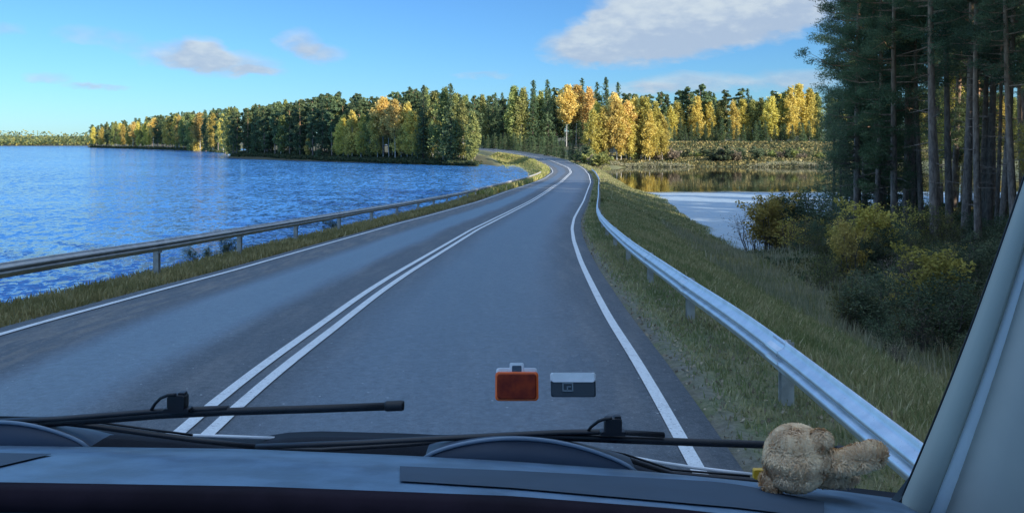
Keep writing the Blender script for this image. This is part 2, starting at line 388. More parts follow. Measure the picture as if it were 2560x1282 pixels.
def bark_fn(c1, c2, sc_=6):
    def fn(t):
        o = t.n('ShaderNodeTexCoord').outputs['Object']; mp = t.n('ShaderNodeMapping'); t.set(mp.inputs[0], o); mp.inputs['Scale'].default_value = (1, 1, .3)
        n = t.noise(mp.outputs[0], sc_, 5, .65); return pbr(t, t.mix(t.ramp(n, .35, .65), c1, c2), .9, 0, n, .8, .03)
    return fn
def pinebark(t):
    o = t.n('ShaderNodeTexCoord').outputs['Object']; s = t.n('ShaderNodeSeparateXYZ'); t.set(s.inputs[0], o)
    mp = t.n('ShaderNodeMapping'); t.set(mp.inputs[0], o); mp.inputs['Scale'].default_value = (1, 1, .35); n = t.noise(mp.outputs[0], 7, 5, .65)
    lo = t.mix(t.ramp(n, .35, .65), (.15, .11, .09), (.34, .26, .21)); hi = t.mix(t.ramp(n, .35, .65), (.32, .18, .10), (.54, .32, .18))
    return pbr(t, t.mix(t.ramp(s.outputs[2], 4, 11), lo, hi), .9, 0, n, .9, .04)
M_pinebark = mat('pine_bark', pinebark)
def birchbark(t):
    o = t.n('ShaderNodeTexCoord').outputs['Object']; mp = t.n('ShaderNodeMapping'); t.set(mp.inputs[0], o); mp.inputs['Scale'].default_value = (1, 1, 3)
    n = t.noise(mp.outputs[0], 3, 5, .6); return pbr(t, t.mix(t.ramp(n, .56, .62), (.55, .53, .50), (.06, .055, .05)), .8)
M_birchbark = mat('birch_bark', birchbark)
M_sprucebark = mat('spruce_bark', bark_fn((.05, .04, .033), (.13, .10, .08)))
M_twig = mat('twig_bark', bark_fn((.07, .055, .05), (.17, .14, .125), 12))

# ------------------------------------------------------------------ ground sheet, road, water
def axis(segs):
    out = []
    for a, b, st in segs: out += list(np.arange(a, b, st))
    return np.array(out+[segs[-1][1]])
ax = axis([(-3400,-700,180),(-700,-200,12),(-200,-40,3),(-40,-12,.8),(-12,16,.3),(16,50,.8),(50,140,3),(140,600,12),(600,3400,180)])
ay = axis([(-600,-60,60),(-60,2,3),(2,45,.4),(45,130,.9),(130,300,1.6),(300,420,3),(420,1300,14),(1300,6000,250)])
GX, GY = np.meshgrid(ax, ay); GZ = terrain(GX, GY)
ny, nx = GX.shape; idx = np.arange(nx*ny).reshape(ny, nx)
quads = np.stack([idx[:-1,:-1], idx[:-1,1:], idx[1:,1:], idx[1:,:-1]], -1).reshape(-1, 4)
dl = XL(GY)-GX; dr = GX-XR(GY); dd = np.maximum(dl, dr)
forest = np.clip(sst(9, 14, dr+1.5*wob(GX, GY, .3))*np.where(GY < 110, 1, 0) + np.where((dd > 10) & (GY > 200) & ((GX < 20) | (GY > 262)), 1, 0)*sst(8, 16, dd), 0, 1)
gravel = (1-sst(.42, .72, dd))
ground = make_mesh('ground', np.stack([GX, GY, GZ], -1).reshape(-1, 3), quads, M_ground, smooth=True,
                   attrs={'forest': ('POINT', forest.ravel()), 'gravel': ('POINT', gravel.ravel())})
tag(ground, kind='structure')

yr = np.concatenate([np.arange(-50, 40, .5), np.arange(40, 420, 1.0)])
def frame(y):
    sl = (XC(y+.8)-XC(y-.8))/1.6; n = np.sqrt(1+sl*sl); return 1/n, -sl/n      # unit normal to the right (x, y)
nxr, nyr = frame(yr)
def ribbon_pts(base, off, dz):
    x = base(yr)+nxr*off; y = yr+nyr*off; z = H-D(yr)+dz; return np.stack([x, y, z], -1)
cols = []; lats = []
ctr = XC(yr); wl_ = (ctr-XL(yr))*nxr; wr_ = (XR(yr)-ctr)*nxr
for k, u in enumerate(np.linspace(-1, 1, 21)):
    wd = np.where(u < 0, wl_, wr_)+.32; o = u*wd
    x = ctr+nxr*o; y = yr+nyr*o; z = H-D(y) - .018*np.abs(u)
    cols.append(np.stack([x, y, z], -1)); lats.append(u*(3.9))
for sgn, at in ((-1, 0), (1, len(cols)+1)):                       # broken asphalt edge skirt
    o = sgn*(np.where(sgn < 0, wl_, wr_)+.42); c = np.stack([ctr+nxr*o, yr+nyr*o, H-D(yr)-.16], -1)
    cols.insert(at, c); lats.insert(at, sgn*4.0)
V = np.stack(cols, 1); n, k = V.shape[:2]; idx = np.arange(n*k).reshape(n, k)
quads = np.stack([idx[:-1,:-1], idx[:-1,1:], idx[1:,1:], idx[1:,:-1]], -1).reshape(-1, 4)
road = make_mesh('road', V.reshape(-1, 3), quads, M_road, smooth=True, attrs={'lat': ('POINT', np.tile(np.array(lats), n))}); tag(road, kind='structure')
def roadz(base, off):       # crown-adjusted height of a marking
    x = base(yr)+nxr*off; u = np.abs((x-ctr)*nxr)/(np.where(x < ctr, wl_, wr_)+.32); return -.018*u
def marking(base, off, wd, lift=.006):
    V = []
    for s_ in (-1, 1):
        o = off+s_*wd/2; ym = yr+nyr*o; V.append(np.stack([base(yr)+nxr*o, ym, H-D(ym)+roadz(base, o)+lift+.004+.00006*np.clip(yr, 0, 300)], -1))
    V = np.stack(V, 1); n = len(V); idx = np.arange(n*2).reshape(n, 2)
    return V.reshape(-1, 3), np.stack([idx[:-1,0], idx[:-1,1], idx[1:,1], idx[1:,0]], -1)
for nm, base, off, wd in (('edge_line', XR, 0, .11), ('edge_line', XL, 0, .11), ('centre_line', XC, -.12, .115), ('centre_line', XC, .12, .115)):
    V, q = marking(base, off, wd); o = make_mesh(nm, V, q, M_paint); tag(o, kind='structure')
def poly_obj(name, pts, z, m):
    o = make_mesh(name, [(x, y, z) for x, y in pts], [list(range(len(pts)))], m); tag(o, kind='structure'); return o
lk = [(-3300,-600),(-3300,1900),(-100,1900),(-60,420),(2,300),(8,160)]+[(float(XC(y)), y) for y in (140,110,80,50,20,0,-40)]+[(-3,-600)]
poly_obj('lake_water', lk, WL, M_lake)
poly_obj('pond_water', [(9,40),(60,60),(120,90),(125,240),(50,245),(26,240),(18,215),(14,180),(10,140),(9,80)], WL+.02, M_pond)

# ------------------------------------------------------------------ guard rails
def galv(t):
    p = t.n('ShaderNodeNewGeometry').outputs['Position']; n = t.noise(p, 5, 5, .6); n2 = t.noise(p, 40, 3, .6)
    c = t.mix(t.ramp(n, .3, .7), (.68, .70, .73), (.84, .86, .88)); c = t.mix(t.m('MULTIPLY', t.ramp(n2, .62, .75), .4), c, (.30, .27, .24))
    return pbr(t, c, t.m('ADD', .34, t.m('MULTIPLY', n, .16)), .75, n2, .15, .003)
M_galv = mat('galvanised_steel', galv)
def galv2(t):
    p = t.n('ShaderNodeNewGeometry').outputs['Position']; n = t.noise(p, 4, 5, .6)
    return pbr(t, t.mix(t.ramp(n, .3, .7), (.42, .40, .37), (.60, .57, .53)), .55, .35, n, .2, .004)  # same galvanised steel; the brown tone stands in for reflected ground
M_galv_refl = mat('steel_reflecting_ground', galv2)
M_post = plain('post_steel', (.46, .44, .40), .6, .15, .2, 8)
M_bolt = plain('bolt_steel', (.12, .12, .13), .5, .6)
def guardrail(name, base, side, off, top, y0, y1, posts, m_beam, label, group=None, bh=1.0):
    root = empty(name, (float(base(10))+side*off, 10, tz(float(base(10))+side*off, 10)))
    org = Vector(root.location)
    ys = np.concatenate([np.arange(y0, min(60, y1), .5), np.arange(60, y1, 2.0)]) if y1 > 60 else np.arange(y0, y1, .5)
    a, b = frame(ys)
    # W-beam profile (outward towards the road, height)
    hh = np.array([0, .012, .035, .062, .085, .105, .125, .142, .155, .168, .185, .205, .225, .248, .275, .298, .31])
    oo = np.array([0, .012, .012, .030, .075, .083, .075, .040, .012, .040, .075, .083, .075, .030, .012, .012, 0])
    pr = [(o_, top-(.31-h_)*bh) for o_, h_ in zip(oo, hh)]
    rows = []
    for o_, z_ in pr:
        o = side*(off-o_); rows.append(np.stack([base(ys)+a*o-org.x, ys+b*o-org.y, H-D(ys)+z_-org.z], -1))
    V = np.stack(rows, 1); n, k = V.shape[:2]; idx = np.arange(n*k).reshape(n, k)
    q = np.stack([idx[:-1,:-1], idx[:-1,1:], idx[1:,1:], idx[1:,:-1]], -1).reshape(-1, 4)
    beam = make_mesh('beam', V.reshape(-1, 3), q, m_beam, root, True)
    so_ = beam.modifiers.new('thick', 'SOLIDIFY'); so_.thickness = .004; so_.offset = 0
    for i, y in enumerate(posts):
        a1, b1 = frame(np.array([y])); o = side*(off+.05); x = float(base(y)+a1[0]*o); yy = float(y+b1[0]*o)
        zt = float(H-D(y)+top-.03); zb = tz(x, yy)-.3; ang = math.atan2(-b1[0], a1[0])
        M = Matrix.Rotation(-ang, 3, 'Z'); mb = MB(); c = Vector((x, yy, (zt+zb)/2))-org; L = zt-zb
        mb.box(c, (.012, .10, L), M); mb.box(c+M@Vector((0, .05, 0)), (.11, .01, L), M); mb.box(c+M@Vector((0, -.05, 0)), (.11, .01, L), M)   # H-section post
        mb.box(c+M@Vector((-side*.055, 0, L/2-.13)), (.06, .13, .2), M)
        p = mb.build('post', M_post, root)
        if y < 34:
            yp = np.linspace(y-.17, y+.17, 4); a2, b2 = frame(yp)
            rw_ = [np.stack([base(yp)+a2*side*(off-o_-.0045)-org.x, yp+b2*side*(off-o_-.0045)-org.y, H-D(yp)+z_-org.z], -1) for o_, z_ in pr]
            V = np.stack(rw_, 1); n, k = V.shape[:2]; idx = np.arange(n*k).reshape(n, k)
            sp_ = make_mesh('splice_plate', V.reshape(-1, 3), np.stack([idx[:-1,:-1], idx[:-1,1:], idx[1:,1:], idx[1:,:-1]], -1).reshape(-1, 4), m_beam, root, False); so2 = sp_.modifiers.new('thick', 'SOLIDIFY'); so2.thickness = .004; so2.offset = 0
            mb = MB(); o = side*(off-.022); bx = float(base(y)+a1[0]*o)-org.x; by = float(y+b1[0]*o)-org.y; bz = H-float(D(y))+top-.155-org.z
            mb.ell((bx, by, bz), (.022, .022, .022), None, 10, 6)
            s0 = MB(); mb.build('bolt', M_bolt, root)
    tag(root, label, 'guard rail', group); return root
ysp = 7.9; posts_r = [3.6, 7.75, 12.0, 16.3, 20.6]+list(np.arange(24.9, 150, 4.3))
posts_l = [8.7, 17.3, 21.8, 26.4, 31.5, 36.7, 41.5, 46.5]+list(np.arange(51, 141, 4.6))
guardrail('guard_rail', XR, 1, 1.12, .52, 2.2, 165, posts_r, M_galv, 'shiny galvanised guard rail on the grassy right verge, beside the pond')
guardrail('guard_rail', XL, -1, 1.32, .66, 6, 142, posts_l, M_galv_refl, 'dull grey-brown guard rail along the blue lake on the left', bh=.74)

# ------------------------------------------------------------------ foliage builders
def quads_at(C, size, rng, aspect=.6, up=None, tone=None, droop=0):
    """leaf quads at centres C"""
    n = len(C); a = rng.normal(size=(n, 3)); a[:, 2] -= droop; a /= np.linalg.norm(a, axis=1)[:, None]
    b = np.cross(a, rng.normal(size=(n, 3))); b /= np.linalg.norm(b, axis=1)[:, None]+1e-9
    s = (size if np.ndim(size) else np.full(n, size))*rng.uniform(.6, 1.35, n); a = a*s[:, None]*.5; b = b*(s*aspect)[:, None]*.5
    V = np.stack([C-a, C+b*.9-a*.1, C+a, C-b*.9+a*.1], 1).reshape(-1, 3)
    return V, np.arange(n*4).reshape(n, 4)
def branch_mesh(limbs, k=5):
    mb = MB()
    for pts, r0, r1 in limbs:
        m = len(pts); mb.tube(pts, [r0+(r1-r0)*i/(m-1) for i in range(m)], k, cap=False)
    return mb
def make_tree(name, limbs, C, size, tones, m_leaf, m_bark, seed, aspect=.6, droop=0, crown='crown', trunk='trunk', k=6):
    rng = np.random.default_rng(seed+999)
    root = empty(name); tr = branch_mesh(limbs, k).build(trunk, m_bark, root, True)
    V, q = quads_at(C, size, rng, aspect, droop=droop)
    make_mesh(crown, V, q, m_leaf, root, attrs={'tone': ('FACE', tones)}); return root

def spruce(seed, n=3600, size=.75, Hh=20, rad=2.7, base=.04, m=None):
    rng = np.random.default_rng(seed); limbs = [([(0,0,-.5),(0,0,Hh*.5),(0,0,Hh*.97)], .22, .03)]
    C = []; Tn = []; z = base*Hh+.3; nl = 0
    while z < Hh*.985:
        t = z/Hh; rr = rad*(1-t)**.8*rng.uniform(.75, 1.15)+.12; nb = int(5+4*(1-t))
        for j in range(nb):
            a = rng.uniform(0, 2*math.pi); L = rr*rng.uniform(.7, 1.15); m_ = max(3, int(L*n/700.))
            s = rng.uniform(.15, 1, m_)**.7*L; dz = -.28*s+.09*s*s/max(L, .3)
            spread = .12+.22*s/max(L, .1)*rng.uniform(.5, 1, m_)
            p = np.stack([np.cos(a)*s, np.sin(a)*s, z+dz], -1)+rng.normal(size=(m_, 3))*spread[:, None]*np.array([1, 1, .6])
            p[:, 2] -= rng.uniform(0, .3, m_)*s/L; C.append(p); Tn.append(np.clip(rng.normal(.45, .15)+rng.normal(0, .2, m_), 0, 1))
            if L > .9 and nl < 70 and rng.random() < .5: limbs.append(([(0,0,z),(math.cos(a)*L*.8, math.sin(a)*L*.8, z-.2*L)], .035, .01)); nl += 1
        z += .36+.25*(1-t)
    C = np.concatenate(C); Tn = np.concatenate(Tn); C = np.concatenate([C, np.stack([rng.normal(0,.08,30), rng.normal(0,.08,30), rng.uniform(Hh*.95, Hh, 30)], -1)]); Tn = np.r_[Tn, np.full(30, .5)]
    return make_tree('spruce_tree', limbs, C, size, Tn, m or M_spruce, M_sprucebark, seed, .38, .5)

def clumpy(rng, centres, rads, per, flat=.75, fuzz=False):
    C = []; Tn = []
    for c, r in zip(centres, rads):
        m = max(4, int(per*r**1.6)); d = rng.normal(size=(m, 3)); d /= np.linalg.norm(d, axis=1)[:, None]
        C.append(np.array(c)+d*(r*(rng.uniform(0, 1, m)**.7*1.75 if fuzz else rng.uniform(.35, 1.1, m))[:, None])*np.array([1, 1, flat])); Tn.append(np.clip(rng.normal(.5, .2)+rng.normal(0, .18, m), 0, 1))
    return np.concatenate(C), np.concatenate(Tn)
def pine(seed, per=60, size=.45, Hh=20, crown0=.5, rad=2.6, thick=.24, stubs=0, m=None, nlimb=34, flat=.55, aspect=.3):
    rng = np.random.default_rng(seed); bend = rng.normal(0, .25, 2)
    def ax_(t): return Vector((bend[0]*math.sin(t*3), bend[1]*math.sin(t*2.4), t*Hh))
    limbs = [([ax_(t) if t > 0 else Vector((0,0,-.6)) for t in np.linspace(0, .98, 12)], thick, .04)]
    cs = []; rs = []
    for i in range(nlimb):
        t = crown0+(1-crown0)*(i+rng.random())/nlimb*.97; a = rng.uniform(0, 2*math.pi)
        prof = math.sin(math.pi*min(1, max(.08, (1.06-t)/(1.06-crown0)))**.75)*.6+.45*(1.02-t)/(1.02-crown0)
        L = rad*max(.25, prof)*rng.uniform(.55, 1.2); p0 = ax_(t); rise = rng.uniform(.0, .5)*(t-.35)
        p1 = p0+Vector((math.cos(a)*L*.55, math.sin(a)*L*.55, L*.25*rise)); p2 = p0+Vector((math.cos(a)*L, math.sin(a)*L, L*(rise+.12)))
        limbs.append(([p0, p1, p2], .05*(1.15-t)+.025, .012))
        for j in range(3+int(L)):
            f_ = rng.uniform(.35, 1.12); q = p0.lerp(p2, f_)+Vector(rng.normal(0, .24*L/2, 3)); cs.append(q); rs.append(rng.uniform(.32, .75)*(.6+L*.2))
            if size < .3 and rng.random() < .6: limbs.append(([p0.lerp(p2, f_*.7), q], .018, .006))
    for i in range(stubs):
        t = rng.uniform(.12, crown0+.1); a = rng.uniform(0, 6.28); L = rng.uniform(.3, 1.6); p0 = ax_(t)
        limbs.append(([p0, p0+Vector((math.cos(a)*L, math.sin(a)*L, rng.uniform(-.3, .2)*L))], .025, .006))
    C, Tn = clumpy(rng, cs, rs, per, flat)
    return make_tree('pine_tree', limbs, C, size, Tn, m or M_pine, M_pinebark, seed, aspect, 0)
def birch(seed, per=55, size=.42, Hh=18, crown0=.22, rad=2.0, m=None, thick=.13, name='birch_tree', nl=46, flat=1.35):
    rng = np.random.default_rng(seed); bend = rng.normal(0, .35, 2)
    def ax_(t): return Vector((bend[0]*t*t, bend[1]*t*t, t*Hh))
    limbs = [([ax_(t) if t > 0 else Vector((0,0,-.5)) for t in np.linspace(0, .97, 9)], thick, .02)]
    cs = []; rs = []
    for i in range(nl):
        t = crown0+(1-crown0)*((i+rng.random())/nl); a = rng.uniform(0, 6.28)
        u = (t-crown0)/(1-crown0); L = rad*(math.sin(math.pi*(u**.8*.80+.17))**.9)*rng.uniform(.35, 1.15); p0 = ax_(t*.93)
        p2 = p0+Vector((math.cos(a)*L, math.sin(a)*L, L*.75)); limbs.append(([p0, p2], .03, .008))
        for j in range(2): cs.append(p0.lerp(p2, rng.uniform(.4, 1.05))+Vector(rng.normal(0, .15, 3))); rs.append(rng.uniform(.28, .62)*(.75+.15*L))
    C, Tn = clumpy(rng, cs, rs, per, flat, True)
    return make_tree(name, limbs, C, size, Tn, m or M_gold, M_birchbark, seed, .7, .2)
def shrub(seed, per=70, size=.10, Hh=3.0, rad=1.1, m=None, stems=9, leafy=1.0, name='shrub'):
    rng = np.random.default_rng(seed); limbs = []; cs = []; rs = []
    for i in range(stems):
        a = rng.uniform(0, 6.28); top = Vector((math.cos(a)*rad*rng.uniform(.1, .8), math.sin(a)*rad*rng.uniform(.1, .8), Hh*rng.uniform(.6, 1))); b0 = Vector((math.cos(a)*.12, math.sin(a)*.12, -.15))
        mid = b0.lerp(top, .5)+Vector(rng.normal(0, .12, 3)); limbs.append(([b0, mid, top], .022, .006))
        for j in range(7):
            f_ = rng.uniform(.3, 1); p0 = b0.lerp(mid, f_*2) if f_ < .5 else mid.lerp(top, f_*2-1)
            q = p0+Vector((rng.normal(0, .3), rng.normal(0, .3), rng.uniform(.05, .45))); limbs.append(([p0, q], .008, .003))
            q2 = q+Vector((rng.normal(0, .15), rng.normal(0, .15), rng.uniform(.0, .25))); limbs.append(([q, q2], .004, .002)); cs += [q, q2]; rs += [rng.uniform(.18, .38), rng.uniform(.12, .25)]
    C, Tn = clumpy(rng, cs, [r*1.0 for r in rs], per*leafy*3.5, 1.0)
    return make_tree(name, limbs, C, size, Tn, m or M_darkleaf, M_twig, seed, .6, 0, 'foliage', 'stems', 4)

random.seed(5)
LIB = {
 'spruce': [spruce(s) for s in (11, 12, 13)],
 'pine': [pine(21, 85, .72, crown0=.16, rad=2.9, aspect=.5, nlimb=44), pine(22, 85, .72, crown0=.26, rad=2.6, aspect=.5, nlimb=40), pine(23, 85, .72, crown0=.12, rad=2.7, aspect=.5, nlimb=46)],
 'gold': [birch(s, 95, .50, m=M_gold, rad=r_, crown0=.12, nl=105) for s, r_ in ((31, 2.3), (32, 1.9), (33, 2.7), (34, 2.1))],
 'orange': [birch(s, 95, .50, m=M_orange, rad=r_, crown0=c_, nl=105) for s, r_, c_ in ((41, 2.2, .2), (42, 2.6, .4))],
 'olive': [birch(s, 95, .50, m=M_olive, rad=r_, crown0=.08, nl=105) for s, r_ in ((51, 2.4), (52, 2.8), (53, 2.0))],
 'npine': [pine(61, 400, .20, 22, crown0=.42, rad=3.4, thick=.25, stubs=40, nlimb=44, aspect=.2), pine(62, 400, .20, 22, crown0=.50, rad=3.0, thick=.21, stubs=46, nlimb=40, aspect=.2), pine(63, 380, .20, 22, crown0=.14, rad=3.3, thick=.22, stubs=20, nlimb=62, aspect=.2)],
 'nspruce': [spruce(71, 11000, .28, 20, 3.1, .02), spruce(72, 11000, .28, 20, 2.6, .03)],
 'nbirch': [birch(75, 260, .17, 16, .15, 1.8, M_olive, .10), birch(76, 220, .17, 16, .3, 1.6, M_gold, .09)],
 's_gold': [shrub(81, 110, .12, m=M_ygreen, leafy=1., rad=.8), shrub(82, 90, .11, m=M_ygreen, rad=.9)],
 's_olive': [shrub(90, 60, .10, m=M_thicket, leafy=.55, stems=12, rad=1.0), shrub(91, 60, .10, m=M_ygreen, leafy=.3, stems=12, rad=1.0), shrub(92, 60, .10, m=M_thicket, leafy=.4, stems=12, rad=.8)],
 's_dark': [shrub(83, 80, .10), shrub(84, 80, .10, rad=1.4)],
 's_bare': [shrub(85, 20, .07, m=M_dry, leafy=.4, stems=12), shrub(86, 18, .08, m=M_dry, leafy=.6, stems=12)],
 's_far': [shrub(87, 60, .36, Hh=3, rad=1.5, m=M_olive, leafy=.5), shrub(88, 60, .36, Hh=3, rad=1.5, m=M_darkleaf, leafy=.5), shrub(89, 50, .36, Hh=3, rad=1.5, m=M_dry, leafy=.4)],
}
NOMH = {'spruce': 20, 'pine': 20.3, 'gold': 18, 'orange': 18, 'olive': 18, 'npine': 22.4, 'nspruce': 20, 'nbirch': 16, 's_gold': 3.1, 's_olive': 3.1, 's_dark': 3.1, 's_bare': 3.1, 's_far': 3.1}
used = set()
def plant(kind, x, y, hgt, label, cat, group=None, var=None, wide=1.0, lean=0):
    var = random.randrange(len(LIB[kind])) if var is None else var
    src = LIB[kind][var]
    if (kind, var) in used: o = copy_tree(src)
    else: o = src; used.add((kind, var))
    s = hgt/NOMH[kind]; o.scale = (s*wide, s*wide, s)
    o.location = (x, y, tz(x, y)-.05*s); o.rotation_euler = (R(random.uniform(-1.2, 1.2)), R(lean+random.uniform(-1.2, 1.2)), random.uniform(0, 6.28))
    for key in ('group',):
        if key in o: del o[key]
    tag(o, label, cat, group); return o
def plant_px(kind, px, topy, y, label, cat, group=None, var=None, wide=1.0, lean=0):
    x = (px-CX)/F*y; z = tz(x, y); top = H-(topy-HY)/F*y
    return plant(kind, x, y, max(.4, top-z), label, cat, group, var, wide, lean)
ORD = ['first','second','third','fourth','fifth','sixth','seventh','eighth','ninth','tenth','eleventh','twelfth','thirteenth','fourteenth','fifteenth','sixteenth','seventeenth','eighteenth','nineteenth','twentieth']+['twenty-'+o for o in ('first','second','third','fourth','fifth','sixth','seventh','eighth','ninth')]+['thirtieth']+['thirty-'+o for o in ('first','second','third','fourth','fifth')]
def shore_y(px):
    pts = [(220,369),(400,374),(500,378),(560,383),(578,395),(700,400),(850,405),(1000,410),(1120,414),(1195,417)]
    return 7.0*F/(np.interp(px, [p[0] for p in pts], [p[1] for p in pts])-HY)
WORDS = {'spruce': ('dark pointed spruce', 'spruce tree'), 'pine': ('dark green pine', 'pine tree'), 'gold': ('golden birch', 'birch tree'), 'orange': ('orange-tinted birch', 'birch tree'), 'olive': ('olive-green birch', 'birch tree'),
         's_far': ('low shrub', 'shrub')}
def row(items, where, group, depth):
    cnt = {}
    for kind, px, ty in sorted(items, key=lambda q: q[1]):
        wd, cat = WORDS[kind]; i = cnt.get(kind, 0); cnt[kind] = i+1
        tot = sum(1 for q in items if q[0] == kind)
        lab = f'{ORD[i]} {wd} from the left {where}' if tot > 1 else f'the only {wd} {where}'
        plant_px(kind, px, ty, depth(px), lab, cat, group, wide=1.2 if kind in ('gold','orange') else 1.1)

# 1. peninsula, front row at the lake's edge
front = [('pine',592,276),('pine',618,270),('spruce',640,262),('pine',662,260),('pine',688,253),('olive',702,292),('pine',724,256),('pine',750,246),('gold',770,340),('gold',845,306),('gold',870,296),('gold',893,300),('gold',944,268),('orange',972,256),('gold',1003,262),('gold',1030,272),('pine',782,240),('spruce',806,246),('pine',830,236),
 ('gold',858,284),('gold',880,272),('gold',902,282),('olive',926,264),('orange',958,236),('orange',988,242),('gold',1018,252),('gold',1044,286),('spruce',1058,212),('olive',1082,222),('olive',1108,214),('olive',1134,226),('spruce',1128,208),('olive',1158,246),('olive',1180,272)]
row(front, 'at the water\'s edge of the wooded point', 'trees along the shore of the wooded point', lambda px: shore_y(px)+random.uniform(4, 9))
back = []
for i in range(125):
    px = random.uniform(585, 1190); ty = float(np.interp(px, [585,700,850,950,1060,1190], [272,252,228,240,215,238]))+random.uniform(-6, 22)
    plant_px(random.choice(['pine','pine','spruce','pine','olive']), px, ty, shore_y(px)+random.uniform(12, 45), 'dark tree packed in the wood behind the front row of the wooded point', 'tree', 'trees packed in the wood on the point')
# 2. outer peninsula, farther along the lake
it = []
for px in np.linspace(226, 578, 34):
    px = px+random.uniform(-4, 4); ty = float(np.interp(px, [226,300,400,480,580], [318,305,291,281,272]))+random.uniform(-2, 12)
    it.append((random.choice(['gold','gold','olive','gold','pine','olive','gold','orange']), px, ty))
row(it, 'on the far stretch of shore', 'trees on the far stretch of the lake shore', lambda px: shore_y(px)+random.uniform(5, 16))
for i in range(90):
    px = random.uniform(228, 590); ty = float(np.interp(px, [226,300,400,480,580], [314,303,288,280,270]))+random.uniform(-5, 5)
    plant_px(random.choice(['pine','spruce','pine','olive']), px, ty, shore_y(px)+random.uniform(20, 70), 'small dark tree in the wood behind the far stretch of shore', 'tree', 'trees in the wood behind the far stretch of shore')
# 3. wood behind the bend
mid = [('olive',1206,232),('spruce',1222,240),('spruce',1238,232),('pine',1258,245),('olive',1284,208),('olive',1302,216),('spruce',1331,200),('olive',1350,222),('spruce',1371,200),('pine',1392,214),('orange',1416,206),('orange',1440,206),
 ('spruce',1456,196),('orange',1474,212),('spruce',1492,206),('spruce',1516,192),('spruce',1548,206)]
row(mid, 'in the wood behind the bend', 'tall trees behind the road bend', lambda px: 352+random.uniform(-8, 10))
for i in range(85):
    px = random.uniform(1180, 1620); ty = float(np.interp(px, [1180,1300,1450,1620], [240,225,214,232]))+random.uniform(0, 30)
    plant_px(random.choice(['spruce','spruce','pine','olive']), px, ty, random.uniform(365, 420), 'dark tree packed in the wood behind the road bend', 'tree', 'trees packed in the wood behind the bend')
for i, px in enumerate(np.linspace(1196, 1475, 27)):
    plant_px('spruce', px+random.uniform(-3, 3), float(np.interp(px, [1196,1290,1400,1475], [338,334,345,368]))+random.uniform(-5, 6), float(np.interp(px, [1196,1300,1400,1475], [350,318,262,214]))+random.uniform(0, 5), 'young dark spruce in the hedge-like thicket outside the road bend', 'spruce tree', 'young spruces outside the road bend', wide=1.9)
# 4. golden birches by the pond
brs = [('gold',1480,268),('gold',1510,262),('orange',1542,238),('gold',1602,262),('gold',1624,270),('gold',1496,250),('orange',1530,226),('gold',1553,250),('orange',1566,246),('gold',1590,240),('gold',1613,236),('gold',1634,250),('gold',1656,280),('gold',1576,290),('gold',1642,300)]
row(brs, 'in the bright clump by the pond', 'bright birches beside the pond', lambda px: 232+random.uniform(0, 6))
# 5. ridge beyond the pond
rg = [('pine',1620,232),('pine',1652,226),('gold',1676,262),('olive',1700,256),('gold',1726,248),('gold',1776,250),('olive',1800,248),('gold',1836,250),('gold',1896,250),('gold',1950,230),('olive',1964,226),('gold',1690,252),('pine',1704,222),('pine',1722,214),('gold',1742,236),('pine',1748,206),('olive',1764,246),('spruce',1788,262),('pine',1812,220),('pine',1852,216),('gold',1858,244),('olive',1882,246),('spruce',1870,222),
      ('olive',1905,240),('gold',1928,236),('pine',1936,222),('gold',1976,212),('gold',1998,204),('gold',2024,216),('olive',2046,226),('gold',2100,240),('olive',2160,236),('gold',2230,232),('gold',2300,238),('gold',2385,190),('olive',2440,240),('gold',2500,235)]
row(rg, 'on the ridge beyond the pond', 'trees on the ridge beyond the pond', lambda px: 276+random.uniform(-4, 8))
for i in range(90):
    px = random.uniform(1590, 2600); ty = float(np.interp(px, [1590,1750,1900,2050], [236,220,238,226]))+random.uniform(0, 26)
    plant_px(random.choice(['spruce','pine','olive','olive']), px, ty, random.uniform(290, 330), 'dark tree packed in the wood behind the ridge', 'tree', 'trees packed in the wood behind the ridge')
for i, px in enumerate(np.linspace(1640, 2300, 44)):
    plant_px('spruce', px+random.uniform(-5, 5), 302+random.uniform(-8, 16), 262+random.uniform(0, 8), 'young dark spruce in the thicket at the top of the ridge', 'spruce tree', 'young spruces along the ridge', wide=1.7)
for i, px in enumerate(np.linspace(1560, 2250, 70)):
    plant_px('s_far', px+random.uniform(-5, 5), random.uniform(368, 392), 232+random.uniform(0, 13), 'low autumn shrub on the far bank of the pond', 'shrub', 'shrubs on the far bank of the pond', wide=1.4)
for i, px in enumerate(np.linspace(1440, 1500, 6)):
    plant_px('s_far', px, random.uniform(372, 390), float(np.interp(px, [1440,1500], [222,205])), 'low olive shrub on the outside of the road bend', 'shrub', 'shrubs outside the road bend', wide=1.5)
